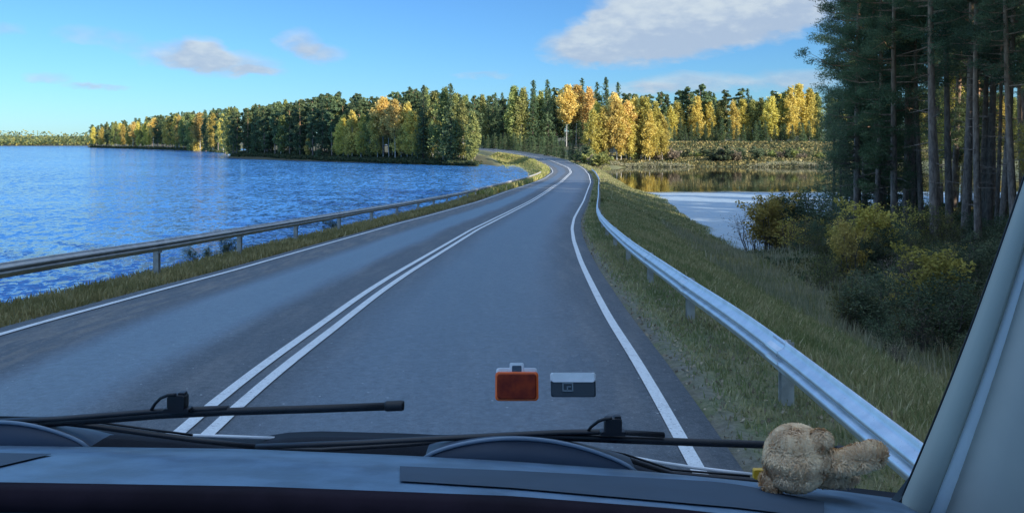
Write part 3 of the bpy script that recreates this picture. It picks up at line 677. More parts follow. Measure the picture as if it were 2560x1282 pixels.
# 6. near wood on the right
np_list = [ # kind, px, top, depth, var, label
 ('npine',2338,-560,40,0,'tall pine with the thick pale trunk, nearest to the pond in the right wood'),
 ('npine',2374,-420,47,1,'dark pine trunk just right of the thick pale one'),
 ('npine',2412,-480,44,0,'reddish pine trunk second to the right of the thick pale one'),
 ('npine',2447,-400,38,1,'dark broad pine trunk in the middle of the right wood'),
 ('npine',2470,-380,50,0,'thin reddish pine behind the dark broad trunk'),
 ('npine',2502,-420,42,1,'pine trunk in the right wood, next to the windscreen pillar'),
 ('npine',2540,-380,36,0,'pine at the right edge of the picture behind the pillar'),
 ('npine',2262,-300,52,1,'slim dark pine left of the thick pale trunk'),
 ('npine',2212,-260,56,2,'bushy pine behind the olive shrubs, needles down to the ground'),
 ('npine',2165,-220,58,2,'dark bushy pine at the left end of the right wood'),
 ('npine',2126,-170,62,2,'outermost bushy pine whose crown edges against the sky'),
 ('npine',2142,-300,54,2,'bushy pine in the second rank at the left end of the right wood'),('npine',2188,-220,50,2,'bushy pine just left of the two slim dark ones'),('npine',2236,-350,48,2,'bushy pine between the slim dark ones and the pale trunk'),
 ('nspruce',2150,120,55,0,'dark spruce under the outermost pines'),
 ('nspruce',2105,215,57,1,'lower dark spruce at the corner of the right wood'),
 ('nspruce',2240,170,54,1,'dark spruce between the bushy pines and the trunks'),
 ('nbirch',2392,150,66,1,'yellow birch glowing between the pine trunks'),
 ('nbirch',2300,260,70,1,'low yellow birch seen left of the thick pale trunk')]
for kind, px, ty, y, v, lab in np_list:
    plant_px(kind, px, ty, y, lab, {'npine':'pine tree','nspruce':'spruce tree','nbirch':'birch tree'}[kind], 'trees of the near wood', v)
for px, ty, y, v in ((2085,250,66,0),(2118,300,60,1),(2190,240,62,0),(2222,300,57,1),(2290,330,58,0)):
    plant_px('nspruce', px, ty, y, {2085:'lowest dark spruce left of the right wood, reaching over the pond bank',2118:'young dark spruce under the outermost bushy pine',2190:'dark spruce filling the gap behind the slim birch stem',2222:'short dark spruce near the two slim pines',2290:'short dark spruce left of the thick pale trunk'}[px], 'spruce tree', 'trees of the near wood', v, 1.5)
for px, ty, y in ((2350,300,74),(2430,260,78),(2455,330,70),(2490,300,74),(2530,280,70),(2270,350,68),(2410,380,62),(2575,300,66)):
    plant_px('nbirch', px, ty, y, 'small yellow-leaved birch glowing in the depth of the right wood', 'birch tree', 'yellow birches deep in the right wood', 1, 1.5)
for i in range(24):
    y = random.uniform(46, 84); px = random.uniform(2190, 2680)
    if y > 62 and px < 2330: px += 160
    plant_px('npine', px, random.uniform(-420, -150), y, 'slender pine in the shaded wood behind the nearest trunks', 'pine tree', 'slender pines in the shaded wood', random.choice([0,1,0,1,2]), .9)
# wood that stands beside and behind the vehicle, outside the picture: one mass (it shades the road)
st = []
for gy0 in range(-84, 64, 7):
    for gx0 in range(17, 66, 7):
        y = gy0+random.uniform(-2.5, 2.5); x = gx0+random.uniform(-2.5, 2.5)
        if y > 4: x += .66*y+2-14
        if x > 16 and x > .66*y+2.5: st.append((x, y))
for bx, by in ((-6.5,24),(3,20),(-6,14),(0,12),(-5,34),(2,30),(-4,46),(3,42),(0,58),(-6,8),(6,66),(-8,10),(-9,8),(-7,11.5),(-6,40),(-4.5,43),(-8,13),(-7,17),(-7,19.3),(-5.9,27.5),(-3.5,26.5),(-1,26.5),(1,27),(-7.5,9),(-6,31),(-5,37)):
    for t_ in range(24, 58, 4):
        x = bx+.81*t_; y = by-.585*t_
        if x > .66*max(y, 0)+3 and x > 16: st.append((x, y))
st += [(x if x > .66*y+2 else .66*y+3, y) for x, y in ((24,31),(31,27),(36,26),(40,22),(46,20),(52,17),(34,22),(28,34.5))]
for i in range(50):
    y = random.uniform(60, 130); st.append((random.uniform(62, 110) if y < 90 else random.uniform(102, 135), y))
rw = np.random.default_rng(44); Vw = []; Qw = []; nb = 0
for x, y in st:
    hh_ = rw.uniform(19, 25); m_ = 900; zz = tz(x, y); u_ = rw.uniform(0.05, 1, m_); ra = (3.4*(1-u_)**.75+.25)*rw.uniform(.2, 1.1, m_); an_ = rw.uniform(0, 6.28, m_)
    V, q = quads_at(np.stack([x+np.cos(an_)*ra, y+np.sin(an_)*ra, zz+u_*hh_-.25*ra], -1), 1.5, rw, .6, droop=.4); Vw.append(V); Qw.append(q+nb); nb += len(V)
Vw = np.concatenate(Vw); Qw = np.concatenate(Qw); ntr = len(Qw); tv = []; tq = []
for x, y in st:
    zz = tz(x, y); b0 = nb+len(tv)
    for z_, r_ in ((zz-.4, .22), (zz+19, .05)):
        for j in range(6): tv.append((x+r_*math.cos(j*1.047), y+r_*math.sin(j*1.047), z_))
    tq += [(b0+j, b0+(j+1)%6, b0+6+(j+1)%6, b0+6+j) for j in range(6)]
o = make_mesh('roadside_wood', np.concatenate([Vw, np.array(tv)]), np.concatenate([Qw, np.array(tq)]), [M_spruce, M_sprucebark], attrs={'tone': ('FACE', rw.random(ntr+len(tq)))}, mi=np.r_[np.zeros(ntr), np.ones(len(tq))])
tag(o, 'wood of tall dark trees beside the road, outside the picture', 'wood', kind='stuff')
# 7. shrubs on the bank and in the near wood
sh = [('s_gold',1925,468,45,0,'yellow-green shrub standing against the bright pond'),('s_bare',1885,515,49,0,'leafless shrub against the bright pond water'),('s_dark',1975,480,46,0,'dark shrub right of the yellow-green one'),('s_gold',1952,486,48,1,'second yellow-green shrub just behind the one against the pond'),('s_dark',2008,482,48,1,'dark tall shrub between the pond and the outermost pines'),
 ('s_dark',2045,490,45,1,'wide dark shrub in the middle of the pond shore'),('s_gold',2090,560,36,1,'olive shrub below the outermost pines'),('s_gold',2165,484,34,0,'tall golden shrub beneath the pines'),('s_gold',2126,548,31,1,'pale olive shrub before the tall golden one'),
 ('s_dark',2205,590,36,0,'dark shrub right of the tall golden one'),('s_gold',2335,592,22,0,'sparse golden sapling at the foot of the thick pale trunk'),('s_dark',2255,640,31,1,'low dark shrub left of the golden sapling'),('s_dark',1995,600,40,1,'low dark thicket on the pond bank'),
 ('s_bare',2085,650,31,1,'leafless brown shrub halfway down the bank'),('s_bare',2190,740,21,0,'thin dry shrub at the foot of the bank'),('s_dark',2130,690,27,0,'dark green shrub at the foot of the bank'),('s_bare',2300,760,19,1,'dry shrub beside the dark wood floor'),
 ('s_dark',2390,690,21,1,'dark shrub by the windscreen pillar'),('s_bare',2250,850,15,0,'dry twiggy shrub nearest the road below the rail'),('s_dark',2430,620,26,0,'dark shrub under the right-hand pines'),('s_dark',2060,600,37,0,'dark shrub in front of the pond-shore thicket'),('s_bare',2020,680,30,0,'bare stems on the lower bank left of the brown shrub')]
for kind, px, ty, y, v, lab in sh: plant_px(kind, px, ty, y, lab, 'shrub', 'shrubs between the bank and the wood', v, 1.15 if kind == 's_gold' else 1.35)
for i in range(60):
    y = random.uniform(17, 44); px = random.uniform(1990+ (44-y)*6, 2640)
    x = (px-CX)/F*y; plant(random.choice(['s_dark','s_dark','s_dark','s_bare','s_dark']), x, y, random.uniform(.7, 1.9), 'knee-high to head-high undergrowth bush on the wood floor', 'shrub', 'undergrowth bushes on the wood floor', wide=1.5)
for i in range(48):
    y = random.uniform(19, 47); px = random.uniform(1905+max(0, 44-y)*9, 2420)
    x = (px-CX)/F*y; plant('s_olive', x, y, random.uniform(.9, 1.9)*(1.2 if y > 36 else .8), 'thin olive or yellow-green shrub in the tangle between bank and pines', 'shrub', 'thin shrubs in the tangle between bank and pines', wide=1.25)
lv = [('s_dark',566,588,23.2,0,'dark bush behind the left rail, nearest of the two big ones'),('s_dark',826,545,34,1,'dark bush behind the left rail, farther of the two big ones'),('s_dark',480,645,20.0,1,'low dark bush hanging over the lake bank'),('s_dark',520,635,21.2,0,'small dark bush beside the nearest big bush')]
for kind, px, ty, y, v, lab in lv: plant_px(kind, px, ty, y, lab, 'shrub', 'bushes on the lake bank', v, 1.2)
for k_, lst in LIB.items():                                   # library plants that were never placed
    for v_, o in enumerate(lst):
        if (k_, v_) not in used:
            for ch in list(o.children): bpy.data.objects.remove(ch)
            bpy.data.objects.remove(o)

# far wood across the lake: one mass
rng = np.random.default_rng(3)
n = 26000; x = rng.uniform(-1250, -420, n); y = 1152+rng.uniform(0, 1, n)**1.6*240; u = rng.uniform(0, 1, n)
hh = 15+5*np.sin(x*.021)+3*np.sin(x*.09+1)+2.5*np.sin(x*.31)
z = terrain(x, y)+u*hh*(.75+.25*np.sin(x*.7+y*.2)); V, q = quads_at(np.stack([x, y, z], -1), 3.4, rng, .7)
gold = (rng.random(n) < .22*(1-u)+.02)&(np.sin(x*.13+y*.05)+np.sin(x*.41) > -.2)
fw = make_mesh('far_wood', V, q, [M_pine, M_gold, M_olive], attrs={'tone': ('FACE', np.clip(rng.normal(.5, .25, n), 0, 1))}, mi=np.where(gold, 1, np.where(rng.random(n) < .35, 2, 0)))
tag(fw, 'low distant wood on the horizon across the lake', 'wood', kind='stuff')

# ------------------------------------------------------------------ grass and undergrowth
def grass_mat(name, a, b, c):
    def fn(t):
        p = t.n('ShaderNodeNewGeometry').outputs['Position']; n = t.noise(p, .45, 4, .6); tone = t.attr('tone')
        col = t.mix(t.ramp(t.m('ADD', n, t.m('MULTIPLY', t.m('SUBTRACT', tone, .5), .35)), .40, .62), a, b)
        n3 = t.noise(p, 1.7, 4, .65); col = t.mix(t.m('MULTIPLY', t.ramp(n3, .52, .70), .8), col, tuple(.5*q_+.5*w_ for q_, w_ in zip(b, c)))
        col = t.mix(t.m('MULTIPLY', t.m('SUBTRACT', 1.0, t.ramp(n3, .30, .45), clamp=True), .6), col, tuple(q_*.55 for q_ in a)); col = t.mix(t.ramp(tone, .72, .95), col, c)
        d = t.n('ShaderNodeBsdfDiffuse'); t.set(d.inputs[0], col); tr = t.n('ShaderNodeBsdfTranslucent'); t.set(tr.inputs[0], col)
        mx = t.n('ShaderNodeMixShader'); mx.inputs[0].default_value = .25; t.set(mx.inputs[1], d.outputs[0]); t.set(mx.inputs[2], tr.outputs[0]); return mx.outputs[0]
    return mat(name, fn)
M_grass = grass_mat('bank_grass', (.24, .27, .11), (.42, .37, .18), (.62, .54, .33))
M_grassl = grass_mat('verge_grass', (.29, .25, .10), (.46, .36, .16), (.52, .43, .22))
M_grassy = grass_mat('bend_grass', (.30, .34, .10), (.52, .44, .18), (.66, .56, .30))
M_straw = grass_mat('tall_dry_grass', (.28, .29, .17), (.42, .38, .25), (.58, .52, .36))
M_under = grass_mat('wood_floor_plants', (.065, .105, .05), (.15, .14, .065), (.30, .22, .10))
def blades(name, x, y, hgt, wd, m, seed, label, cat='grass', lean=.35):
    rng = np.random.default_rng(seed); n = len(x); z = terrain(x, y)-.01
    a = rng.uniform(0, 6.28, n); h = hgt*rng.uniform(.45, 1.3, n); dx = np.cos(a); dy = np.sin(a); ln = h*rng.uniform(0, lean*2, n); l2 = rng.uniform(0, 6.28, n)
    lx = np.cos(l2)*ln; ly = np.sin(l2)*ln; w_ = wd*rng.uniform(.6, 1.4, n)
    b = np.stack([x, y, z], -1); s = np.stack([dx*w_, dy*w_, 0*x], -1)/2; m1 = b+np.stack([lx*.35, ly*.35, h*.55], -1); t_ = b+np.stack([lx, ly, h], -1)
    V = np.stack([b-s, b+s, m1+s*.7, t_, m1-s*.7], 1).reshape(-1, 3); i = np.arange(n)*5
    q = np.stack([i, i+1, i+2, i+4], -1); tr = np.stack([i+4, i+2, i+3, i+3], -1)
    V2 = V; F1 = np.concatenate([q]); 
    # tip as thin quad by duplicating the apex slightly
    V = np.stack([b-s, b+s, m1+s*.7, m1-s*.7, t_+s*.12, t_-s*.12], 1).reshape(-1, 3); i = np.arange(n)*6
    q = np.concatenate([np.stack([i, i+1, i+2, i+3], -1), np.stack([i+3, i+2, i+4, i+5], -1)]); tone = np.clip(rng.normal(.5, .22, n), 0, 1)
    o = make_mesh(name, V, q, m, attrs={'tone': ('FACE', np.r_[tone, tone])}); tag(o, label, cat, kind='stuff'); return o
rng = np.random.default_rng(8)
def strip(n, y0, y1, o0, o1, side=1, pw=2.0):
    y = y0+(y1-y0)*rng.uniform(0, 1, n)**pw; o = rng.uniform(o0, o1, n); a, b = frame(y)
    x = (XR(y)+a*o) if side > 0 else (XL(y)-a*o); return x, y+(b*o if side > 0 else -b*o)
x, y = strip(230000, 3, 75, .45, 10.5, 1, 1.8)
edge = (x-XR(y)); keep = (rng.random(len(x)) < np.clip((edge-.42)/.35, .15, 1)); x, y = x[keep], y[keep]
blades('bank_grass', x, y, .05+.09*sst(.4, 3.5, x-XR(y))+.0012*y, .010+.0009*y, M_grass, 1, 'short green and straw grass covering the right verge and bank')
x, y = strip(26000, 5, 60, 5.2, 11.5, 1, 1.5)
keep = wob(x, y, .5, 3)+rng.normal(0, .5, len(x)) > -.1; blades('tall_grass', x[keep], y[keep], .42, .012+.0006*y[keep], M_straw, 2, 'tall dry straw-coloured grass along the foot of the right bank', lean=.22)
x, y = strip(60000, 60, 235, .6, 9, 1, 1.4); blades('bank_grass', x, y, .3, .16, M_grass, 5, 'distant green and pale grass on the right side of the bend')
x, y = strip(70000, 8, 70, .40, 4.2, -1, 1.6); blades('verge_grass', x, y, .10+.0022*y, .012+.0012*y, M_grassl, 3, 'short olive-brown grass under the left rail')
x, y = strip(60000, 70, 300, .6, 9, -1, 1.3); blades('verge_grass', x, y, .5, .20, M_grassy, 4, 'yellow grass on the inside of the bend between lake and road')
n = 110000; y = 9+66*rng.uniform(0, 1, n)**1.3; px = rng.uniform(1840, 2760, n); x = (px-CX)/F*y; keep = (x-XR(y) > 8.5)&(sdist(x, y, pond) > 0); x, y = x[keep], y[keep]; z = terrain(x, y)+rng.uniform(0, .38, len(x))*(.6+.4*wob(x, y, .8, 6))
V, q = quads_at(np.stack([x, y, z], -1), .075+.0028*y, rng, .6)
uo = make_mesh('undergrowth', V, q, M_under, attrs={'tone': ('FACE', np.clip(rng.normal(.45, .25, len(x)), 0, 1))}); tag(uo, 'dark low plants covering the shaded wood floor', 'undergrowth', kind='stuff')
# plants covering the far banks and the wood floor of the point
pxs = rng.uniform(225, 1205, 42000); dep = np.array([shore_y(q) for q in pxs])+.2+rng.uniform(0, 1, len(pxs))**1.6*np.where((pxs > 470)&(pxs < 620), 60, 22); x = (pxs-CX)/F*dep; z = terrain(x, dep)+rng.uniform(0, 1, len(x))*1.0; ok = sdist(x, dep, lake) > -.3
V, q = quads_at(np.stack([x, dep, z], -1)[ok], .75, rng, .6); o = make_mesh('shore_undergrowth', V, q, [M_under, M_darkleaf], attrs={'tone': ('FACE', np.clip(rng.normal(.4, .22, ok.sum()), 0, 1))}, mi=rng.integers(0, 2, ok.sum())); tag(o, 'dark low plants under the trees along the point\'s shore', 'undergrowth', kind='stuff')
pxs = rng.uniform(1500, 2620, 60000); dep = 224+rng.uniform(0, 44, len(pxs)); x = (pxs-CX)/F*dep; z = terrain(x, dep)+rng.uniform(0, .7, len(x)); ok = (sdist(x, dep, pond) > -.3)&(x-XR(dep) > 5)
V, q = quads_at(np.stack([x, dep, z], -1)[ok], .7, rng, .6); o = make_mesh('bank_plants', V, q, [M_grassl, M_under, M_darkleaf], attrs={'tone': ('FACE', np.clip(rng.normal(.5, .22, ok.sum()), 0, 1))}, mi=rng.choice([0,0,1,2], ok.sum())); tag(o, 'olive and brown low plants on the slope beyond the pond', 'undergrowth', kind='stuff')
pxs = rng.uniform(1480, 2300, 9000); dep = 224+rng.uniform(0, 3, len(pxs))+2.5*np.sin(pxs*.02); x = (pxs-CX)/F*dep; ok = (sdist(x, dep, pond) > -2.0)&(x-XR(dep) > 5); z0 = np.maximum(terrain(x, dep), WL)[ok]; x = x[ok]; dep = dep[ok]
V, q = quads_at(np.stack([x, dep, z0+rng.uniform(.1, 1.0, len(x))], -1), .6, rng, .25); o = make_mesh('reeds', V, q, [M_straw], attrs={'tone': ('FACE', rng.random(len(x)))}); tag(o, 'pale tan reeds standing along the far edge of the pond', 'reeds', kind='stuff')
n = 3500; x, y = strip(n, 4, 45, .35, 2.2, 1, 1.5); z = terrain(x, y)+.02; V, q = quads_at(np.stack([x, y, z], -1), .035+.001*y, rng, .8)
lf = make_mesh('fallen_leaves', V, q, M_dry, attrs={'tone': ('FACE', rng.random(n))}); tag(lf, 'brown fallen leaves scattered on the right verge', 'leaves', kind='stuff')

# ------------------------------------------------------------------ the vehicle interior
M_dash = plain('dashboard_plastic', (.10, .17, .25), .48, 0, .28, 11, .4, .002)
M_tray = plain('tray_rubber', (.034, .060, .092), .75, 0, .12, 8)
M_lip = plain('lip_vinyl', (.016, .010, .016), .8, 0, .3, 10, .12)
M_black = plain('black_plastic', (.010, .010, .013), .45, 0, .2, 20)
M_hood = plain('vent_hood_plastic', (.032, .055, .09), .5, 0, .1, 6)
M_rim = plain('hood_rim_plastic', (.22, .29, .36), .4, 0, .05, 6)
M_trim = plain('pillar_trim', (.37, .40, .35), .75, 0, .06, 4)
M_trim2 = plain('pillar_trim_panel', (.44, .44, .39), .8, 0, .05, 3)
M_strip = plain('pillar_strip', (.84, .90, .90), .6, 0, .05, 4)
M_white = plain('white_bodywork', (.80, .82, .84), .3, 0, .05, 5)
van = empty('motorhome', (0, 1.3, 0)); OV = Vector(van.location)
tag(van, 'cab interior around the viewer: dusty blue-grey dashboard, black wipers, grey right pillar', 'motorhome')
def loc(p): return Vector(p)-OV
def curve(pts): 
    xs = [p[0] for p in pts]; ys = [p[1] for p in pts]
    return lambda q: float(np.interp(q, xs, ys))
far_e = curve([(-1700,1106),(0,1113),(600,1121),(1000,1137),(1280,1152),(1560,1172),(1850,1200),(2100,1226),(2250,1246),(2400,1300)])
lip_a = curve([(-500,1208),(0,1212),(640,1222),(1280,1246),(1700,1278),(1900,1300),(2400,1385)])
lip_b = curve([(-500,1228),(0,1230),(640,1242),(1280,1266),(1700,1300),(1900,1325),(2400,1410)])
lip_c = curve([(-500,1262),(0,1266),(640,1280),(1280,1302),(1900,1370),(2400,1450)])
def grid(rows, m, name, parent, smooth=True, thick=None):
    k = len(rows[0]); V = [loc(p) for r_ in rows for p in r_]; Fc = [(i*k+j, i*k+j+1, (i+1)*k+j+1, (i+1)*k+j) for i in range(len(rows)-1) for j in range(k-1)]
    o = make_mesh(name, V, Fc, m, parent, smooth)
    if thick: s_ = o.modifiers.new('t', 'SOLIDIFY'); s_.thickness = thick; s_.offset = -1
    return o
qs = np.linspace(-1700, 2400, 84)
YF, YN = 1.45, 1.08
def dash_pt(q, t, up=0):     # t=0 far edge, 1 near lip
    y = YF+(YN-YF)*t; a = Vector(P(q, far_e(q), YF)); b = Vector(P(q, lip_a(q), YN)); 
    p = a.lerp(b, t); return (p.x, p.y, p.z+.006*math.sin(math.pi*t)+up)
rows = [[(Vector(dash_pt(q, 0))+Vector((0, .03, -.05)))[:] for q in qs]]+[[dash_pt(q, t) for q in qs] for t in np.linspace(0, 1, 9)]
grid(rows, M_dash, 'dashboard', van)
rows = [[P(q, lip_a(q)+1, YN+.002) for q in qs], [P(q, lip_b(q), YN-.012) for q in qs], [P(q, lip_c(q)-8, YN-.02) for q in qs], [P(q, lip_c(q), YN-.012) for q in qs], [P(q, lip_c(q)+3, YN+.01) for q in qs]]
grid(rows, M_lip, 'dashboard_lip', van, thick=.005)
rows = [[P(q, lip_c(q), YN+.012) for q in qs], [P(q, lip_c(q)+60, YN-.02) for q in qs], [P(q, lip_c(q)+420, YN-.10) for q in qs]]
grid(rows, M_dash, 'dashboard_front', van)
# recessed tray strips lying on the dashboard top
def on_dash(px, py, up=.0028):
    lo, hi = 0., 1.
    for _ in range(30):
        t = (lo+hi)/2; p = dash_pt(px, t, up); yy = HY+F*(H-p[2])/p[1]
        if yy < py: lo = t
        else: hi = t
    return p
ta = curve([(1000,1164),(1300,1176),(1780,1202),(1860,1212),(2100,1262)]); tb = curve([(1000,1201),(1280,1218),(1600,1246),(1850,1268),(2100,1300)])
qq = np.linspace(1000, 2060, 30)
grid([[on_dash(q, ta(q)) for q in qq], [on_dash(q, ta(q)*.5+tb(q)*.5) for q in qq], [on_dash(q, tb(q)) for q in qq]], M_tray, 'tray_mat', van)
qq = np.linspace(-300, 128, 8)
grid([[on_dash(q, 1131+(q/128)*2) for q in qq], [on_dash(q, max(1134.5, 1164-q*.235)) for q in qq]], M_tray, 'tray_mat', van)
# arched hoods at the back of the dashboard
def hood(px0, px1, topy, Yd=1.475, hgt=None):
    c = (px0+px1)/2; base = far_e(c)+6; h_px = base-topy
    x0, x1 = P(px0, 0, Yd)[0], P(px1, 0, Yd)[0]; zt = P(c, topy, Yd)[2]; zb0 = P(px0, far_e(px0)+3, Yd)[2]; zb1 = P(px1, far_e(px1)+3, Yd)[2]
    hb = MB(); n_ = 28; prof = []
    for i in range(n_+1):
        t = i/n_; a = math.pi*(1-t); u = (1-math.cos(math.pi*t))/2; u = t
        s_ = math.sin(math.pi*t)**.72; zb = zb0+(zb1-zb0)*t; prof.append((x0+(x1-x0)*t, zb+(zt-(zb0+zb1)/2)*s_))
    layers = [(0, 1), (.012, .97), (.05, .80), (.08, .5), (.095, 0)]
    V = []
    for dy_, s_ in layers:
        for i, (xx, zz) in enumerate(prof):
            t = i/n_; zb = zb0+(zb1-zb0)*t-.01; V.append(loc((xx, Yd+dy_, zb+(zz-zb)*s_)))
    k = n_+1; Fc = [(i*k+j, i*k+j+1, (i+1)*k+j+1, (i+1)*k+j) for i in range(len(layers)-1) for j in range(k-1)]
    V += [loc((xx, Yd+.002, zb0+(zb1-zb0)*i/n_-.012)) for i, (xx, zz) in enumerate(prof)]; b = len(layers)*k
    Fc += [(j, b+j, b+j+1, j+1) for j in range(k-1)]
    o = make_mesh('vent_hood', V, Fc, M_hood, van, True)
    rb = MB(); rb.tube([loc((xx, Yd-.001, zz)) for xx, zz in prof], .0022, 8, 1.6); rb.build('hood_rim', M_rim, o, True)
hood(1062, 1590, 1096); hood(-230, 222, 1054)
# windscreen surface frame: cowl, wipers, bodywork edge
def glassY(drop): return 1.53-.8*(.56-drop)
def G(px, py, off=0):        # point on the windscreen plane seen at px, py (off metres outside)
    k = (py-HY)/F; y = (1.53-.8*.56)/(1-.8*k)+off; return P(px, py, y)
M_rub = plain('rubber', (.008, .008, .010), .5, 0, .2, 30)
cw = MB(); yc = 1.62
top_c = curve([(-400,1066),(0,1072),(230,1080),(420,1094),(560,1108),(640,1112),(700,1094),(800,1090),(1030,1096),(1100,1100),(1290,1094),(1400,1122),(1560,1156),(1680,1194),(1850,1208),(2100,1228),(2300,1250)])
qs2 = np.linspace(-1700, 2300, 100)
grid([[P(q, top_c(q), 1.66) for q in qs2], [P(q, top_c(q)+22, 1.60) for q in qs2], [P(q, top_c(q)+130, 1.56) for q in qs2]], plain('cowl_plastic', (.010, .014, .022), .75, 0, .2, 12, .2), 'cowl', van, thick=.01)
def bar(pts, r, flat=1, k=8, off=.02): 
    return [loc(G(px, py, off)) for px, py in pts], r, k, flat
def wiper(arm, arm2, blade, cap, noz, hose):
    w_ = MB(); p_, r_, k_, f_ = bar(arm, .0062); w_.tube(p_, .0078, 8, .6); wo = w_.build('wiper', M_black, van, True)
    a_ = MB(); p_, *_ = bar(arm2, 0, off=.03); a_.tube(p_, .0068, 8, .7); a_.tube([q+Vector((0, .004, .0065)) for q in p_[:-1]], .0022, 6); a_.build('wiper_arm', M_black, wo, True)
    b_ = MB(); p_, *_ = bar(blade, 0, off=.012); b_.tube(p_, .0066, 8, 1.0); b_.tube([q+Vector((0, .003, -.006)) for q in p_], .0022, 6); b_.build('wiper_blade', M_rub, wo, True)
    c_ = MB(); p_, *_ = bar(cap, 0, off=.012); c_.tube(p_, [.0075, .0088, .0088, .0075], 10); c_.build('end_cap', M_rub, wo, True)
    n_ = MB(); c = loc(G(*noz, .02)); n_.rbox(c, .031, .026, .022, .006); n_.rbox(c+Vector((.008, 0, .012)), .012, .008, .014, .002)
    n_.rbox(c+Vector((0, 0, -.014)), .046, .008, .02, .003); n_.build('washer_nozzle', M_black, wo)
    h_ = MB(); p_, *_ = bar(hose, 0, off=.02); h_.tube(p_, .0028, 8); h_.build('hose', M_rub, wo, True)
wiper([(-80,1056),(150,1046),(370,1028),(480,1022),(570,1020)], [(-60,1052),(160,1056),(260,1068),(360,1082),(480,1098),(640,1116)],
      [(100,1058),(250,1048),(400,1036),(560,1028),(760,1022),(985,1014)], [(962,1015),(968,1014.5),(1004,1013),(1010,1013)], (445,1002), [(378,1024),(388,1008),(402,994),(420,987),(440,986)])
wiper([(640,1116),(900,1106),(1160,1092),(1400,1080),(1520,1078),(1660,1086)], [(1290,1096),(1408,1116),(1564,1146),(1681,1184),(1780,1192),(1876,1200),(1960,1208)],
      [(1300,1092),(1420,1092),(1560,1098),(1720,1104),(1900,1110),(2110,1126)], [(2090,1125),(2096,1125.5),(2128,1127),(2134,1127)], (1532,1060), [(1466,1082),(1478,1066),(1496,1052),(1514,1046),(1530,1046)])
w3 = MB(); p_, *_ = bar([(640,1122),(800,1124),(1000,1112),(1120,1102),(1300,1090)], 0, off=.05); w3.tube(p_, .004, 8); w3.build('linkage', M_black, van, True)
for pts in ([(400,1086),(520,1089),(686,1095)], [(1580,1143),(1640,1154),(1720,1166),(1810,1177),(1890,1186)]):
    e_ = MB(); p_, *_ = bar(pts, 0, off=.14); e_.tube(p_, .0036, 8, 1.0); e_.build('bodywork_edge', M_white, van, True)
# right pillar with its trim, bright strip and rubber seal
def line(p0, p1): return lambda t: Vector(p0).lerp(Vector(p1), t)
def pil(pxb, pyb, yb, pxt, pyt, yt): return line(P(pxb, pyb, yb), P(pxt, pyt, yt))
A = pil(2238, 1300, 1.42, 2634, 260, 1.06); B = pil(2318, 1300, 1.33, 2668, 260, .97); Bs = pil(2310, 1300, 1.338, 2658, 260, .982); C2 = pil(2366, 1300, 1.32, 2702, 260, .96); C3 = pil(2356, 1300, 1.327, 2692, 260, .966); Dd = pil(2900, 1300, .98, 3150, 260, .66)
ts = np.linspace(-.3, 1.15, 24)
def bow(Ln, t, s=.016): return Ln(t)+Vector((.6, 0, 0))*s*math.sin(math.pi*np.clip(t, 0, 1))
grid([[bow(A, t)[:] for t in ts], [bow(lambda u: A(u).lerp(B(u), .45)+Vector((-.004, -.004, 0)), t)[:] for t in ts], [bow(B, t)[:] for t in ts]], M_trim, 'pillar_trim', van, thick=.004)
grid([[bow(Bs, t)[:] for t in ts], [(bow(Bs, t).lerp(bow(C2, t), .3)+Vector((-.001, -.003, 0)))[:] for t in ts], [(bow(Bs, t).lerp(bow(C2, t), .8)+Vector((-.001, -.003, 0)))[:] for t in ts], [bow(C2, t)[:] for t in ts]], M_strip, 'pillar_strip', van)
grid([[bow(C3, t)[:] for t in ts], [(C3(t).lerp(Dd(t), .3)+Vector((-.012, -.01, 0)))[:] for t in ts], [(C3(t).lerp(Dd(t), .65)+Vector((-.016, -.01, 0)))[:] for t in ts], [Dd(t)[:] for t in ts]], M_trim2, 'pillar_panel', van, thick=.004)
s_ = MB(); s_.tube([loc(bow(A, t)+Vector((-.0012, .006, 0))) for t in ts], .0026, 8); s_.build('window_seal', M_rub, van, True)
tri = MB(); V = [P(2240,1262,1.40), P(2312,1172,1.38), P(2326,1150,1.37), P(2330,1300,1.36), P(2200,1245,1.42), P(2210,1300,1.42)]
tri.add([loc(v) for v in V[:4]]+[loc(Vector(v)+Vector((0,.02,0))) for v in V[:4]], [(0,1,2,3),(4,7,6,5),(0,4,5,1),(1,5,6,2),(2,6,7,3),(3,7,4,0)]); tri.build('corner_cover', M_black, van)
# windscreen pane
def glass_fn(t):
    tr = t.n('ShaderNodeBsdfTransparent'); tr.inputs[0].default_value = (.955, .985, .99, 1); gl = t.n('ShaderNodeBsdfGlossy'); gl.inputs['Roughness'].default_value = .02
    mx = t.n('ShaderNodeMixShader'); mx.inputs[0].default_value = .012; t.set(mx.inputs[1], tr.outputs[0]); t.set(mx.inputs[2], gl.outputs[0]); return mx.outputs[0]
M_glass = mat('windscreen_glass', glass_fn)
gy = lambda d: glassY(d)
gl = make_mesh('windscreen', [loc((-2.0, gy(.60), H-.60)), loc((1.0, gy(.60), H-.60)), loc((1.0, gy(-.35), H+.35)), loc((-2.0, gy(-.35), H+.35))], [(0,1,2,3)], M_glass, van)

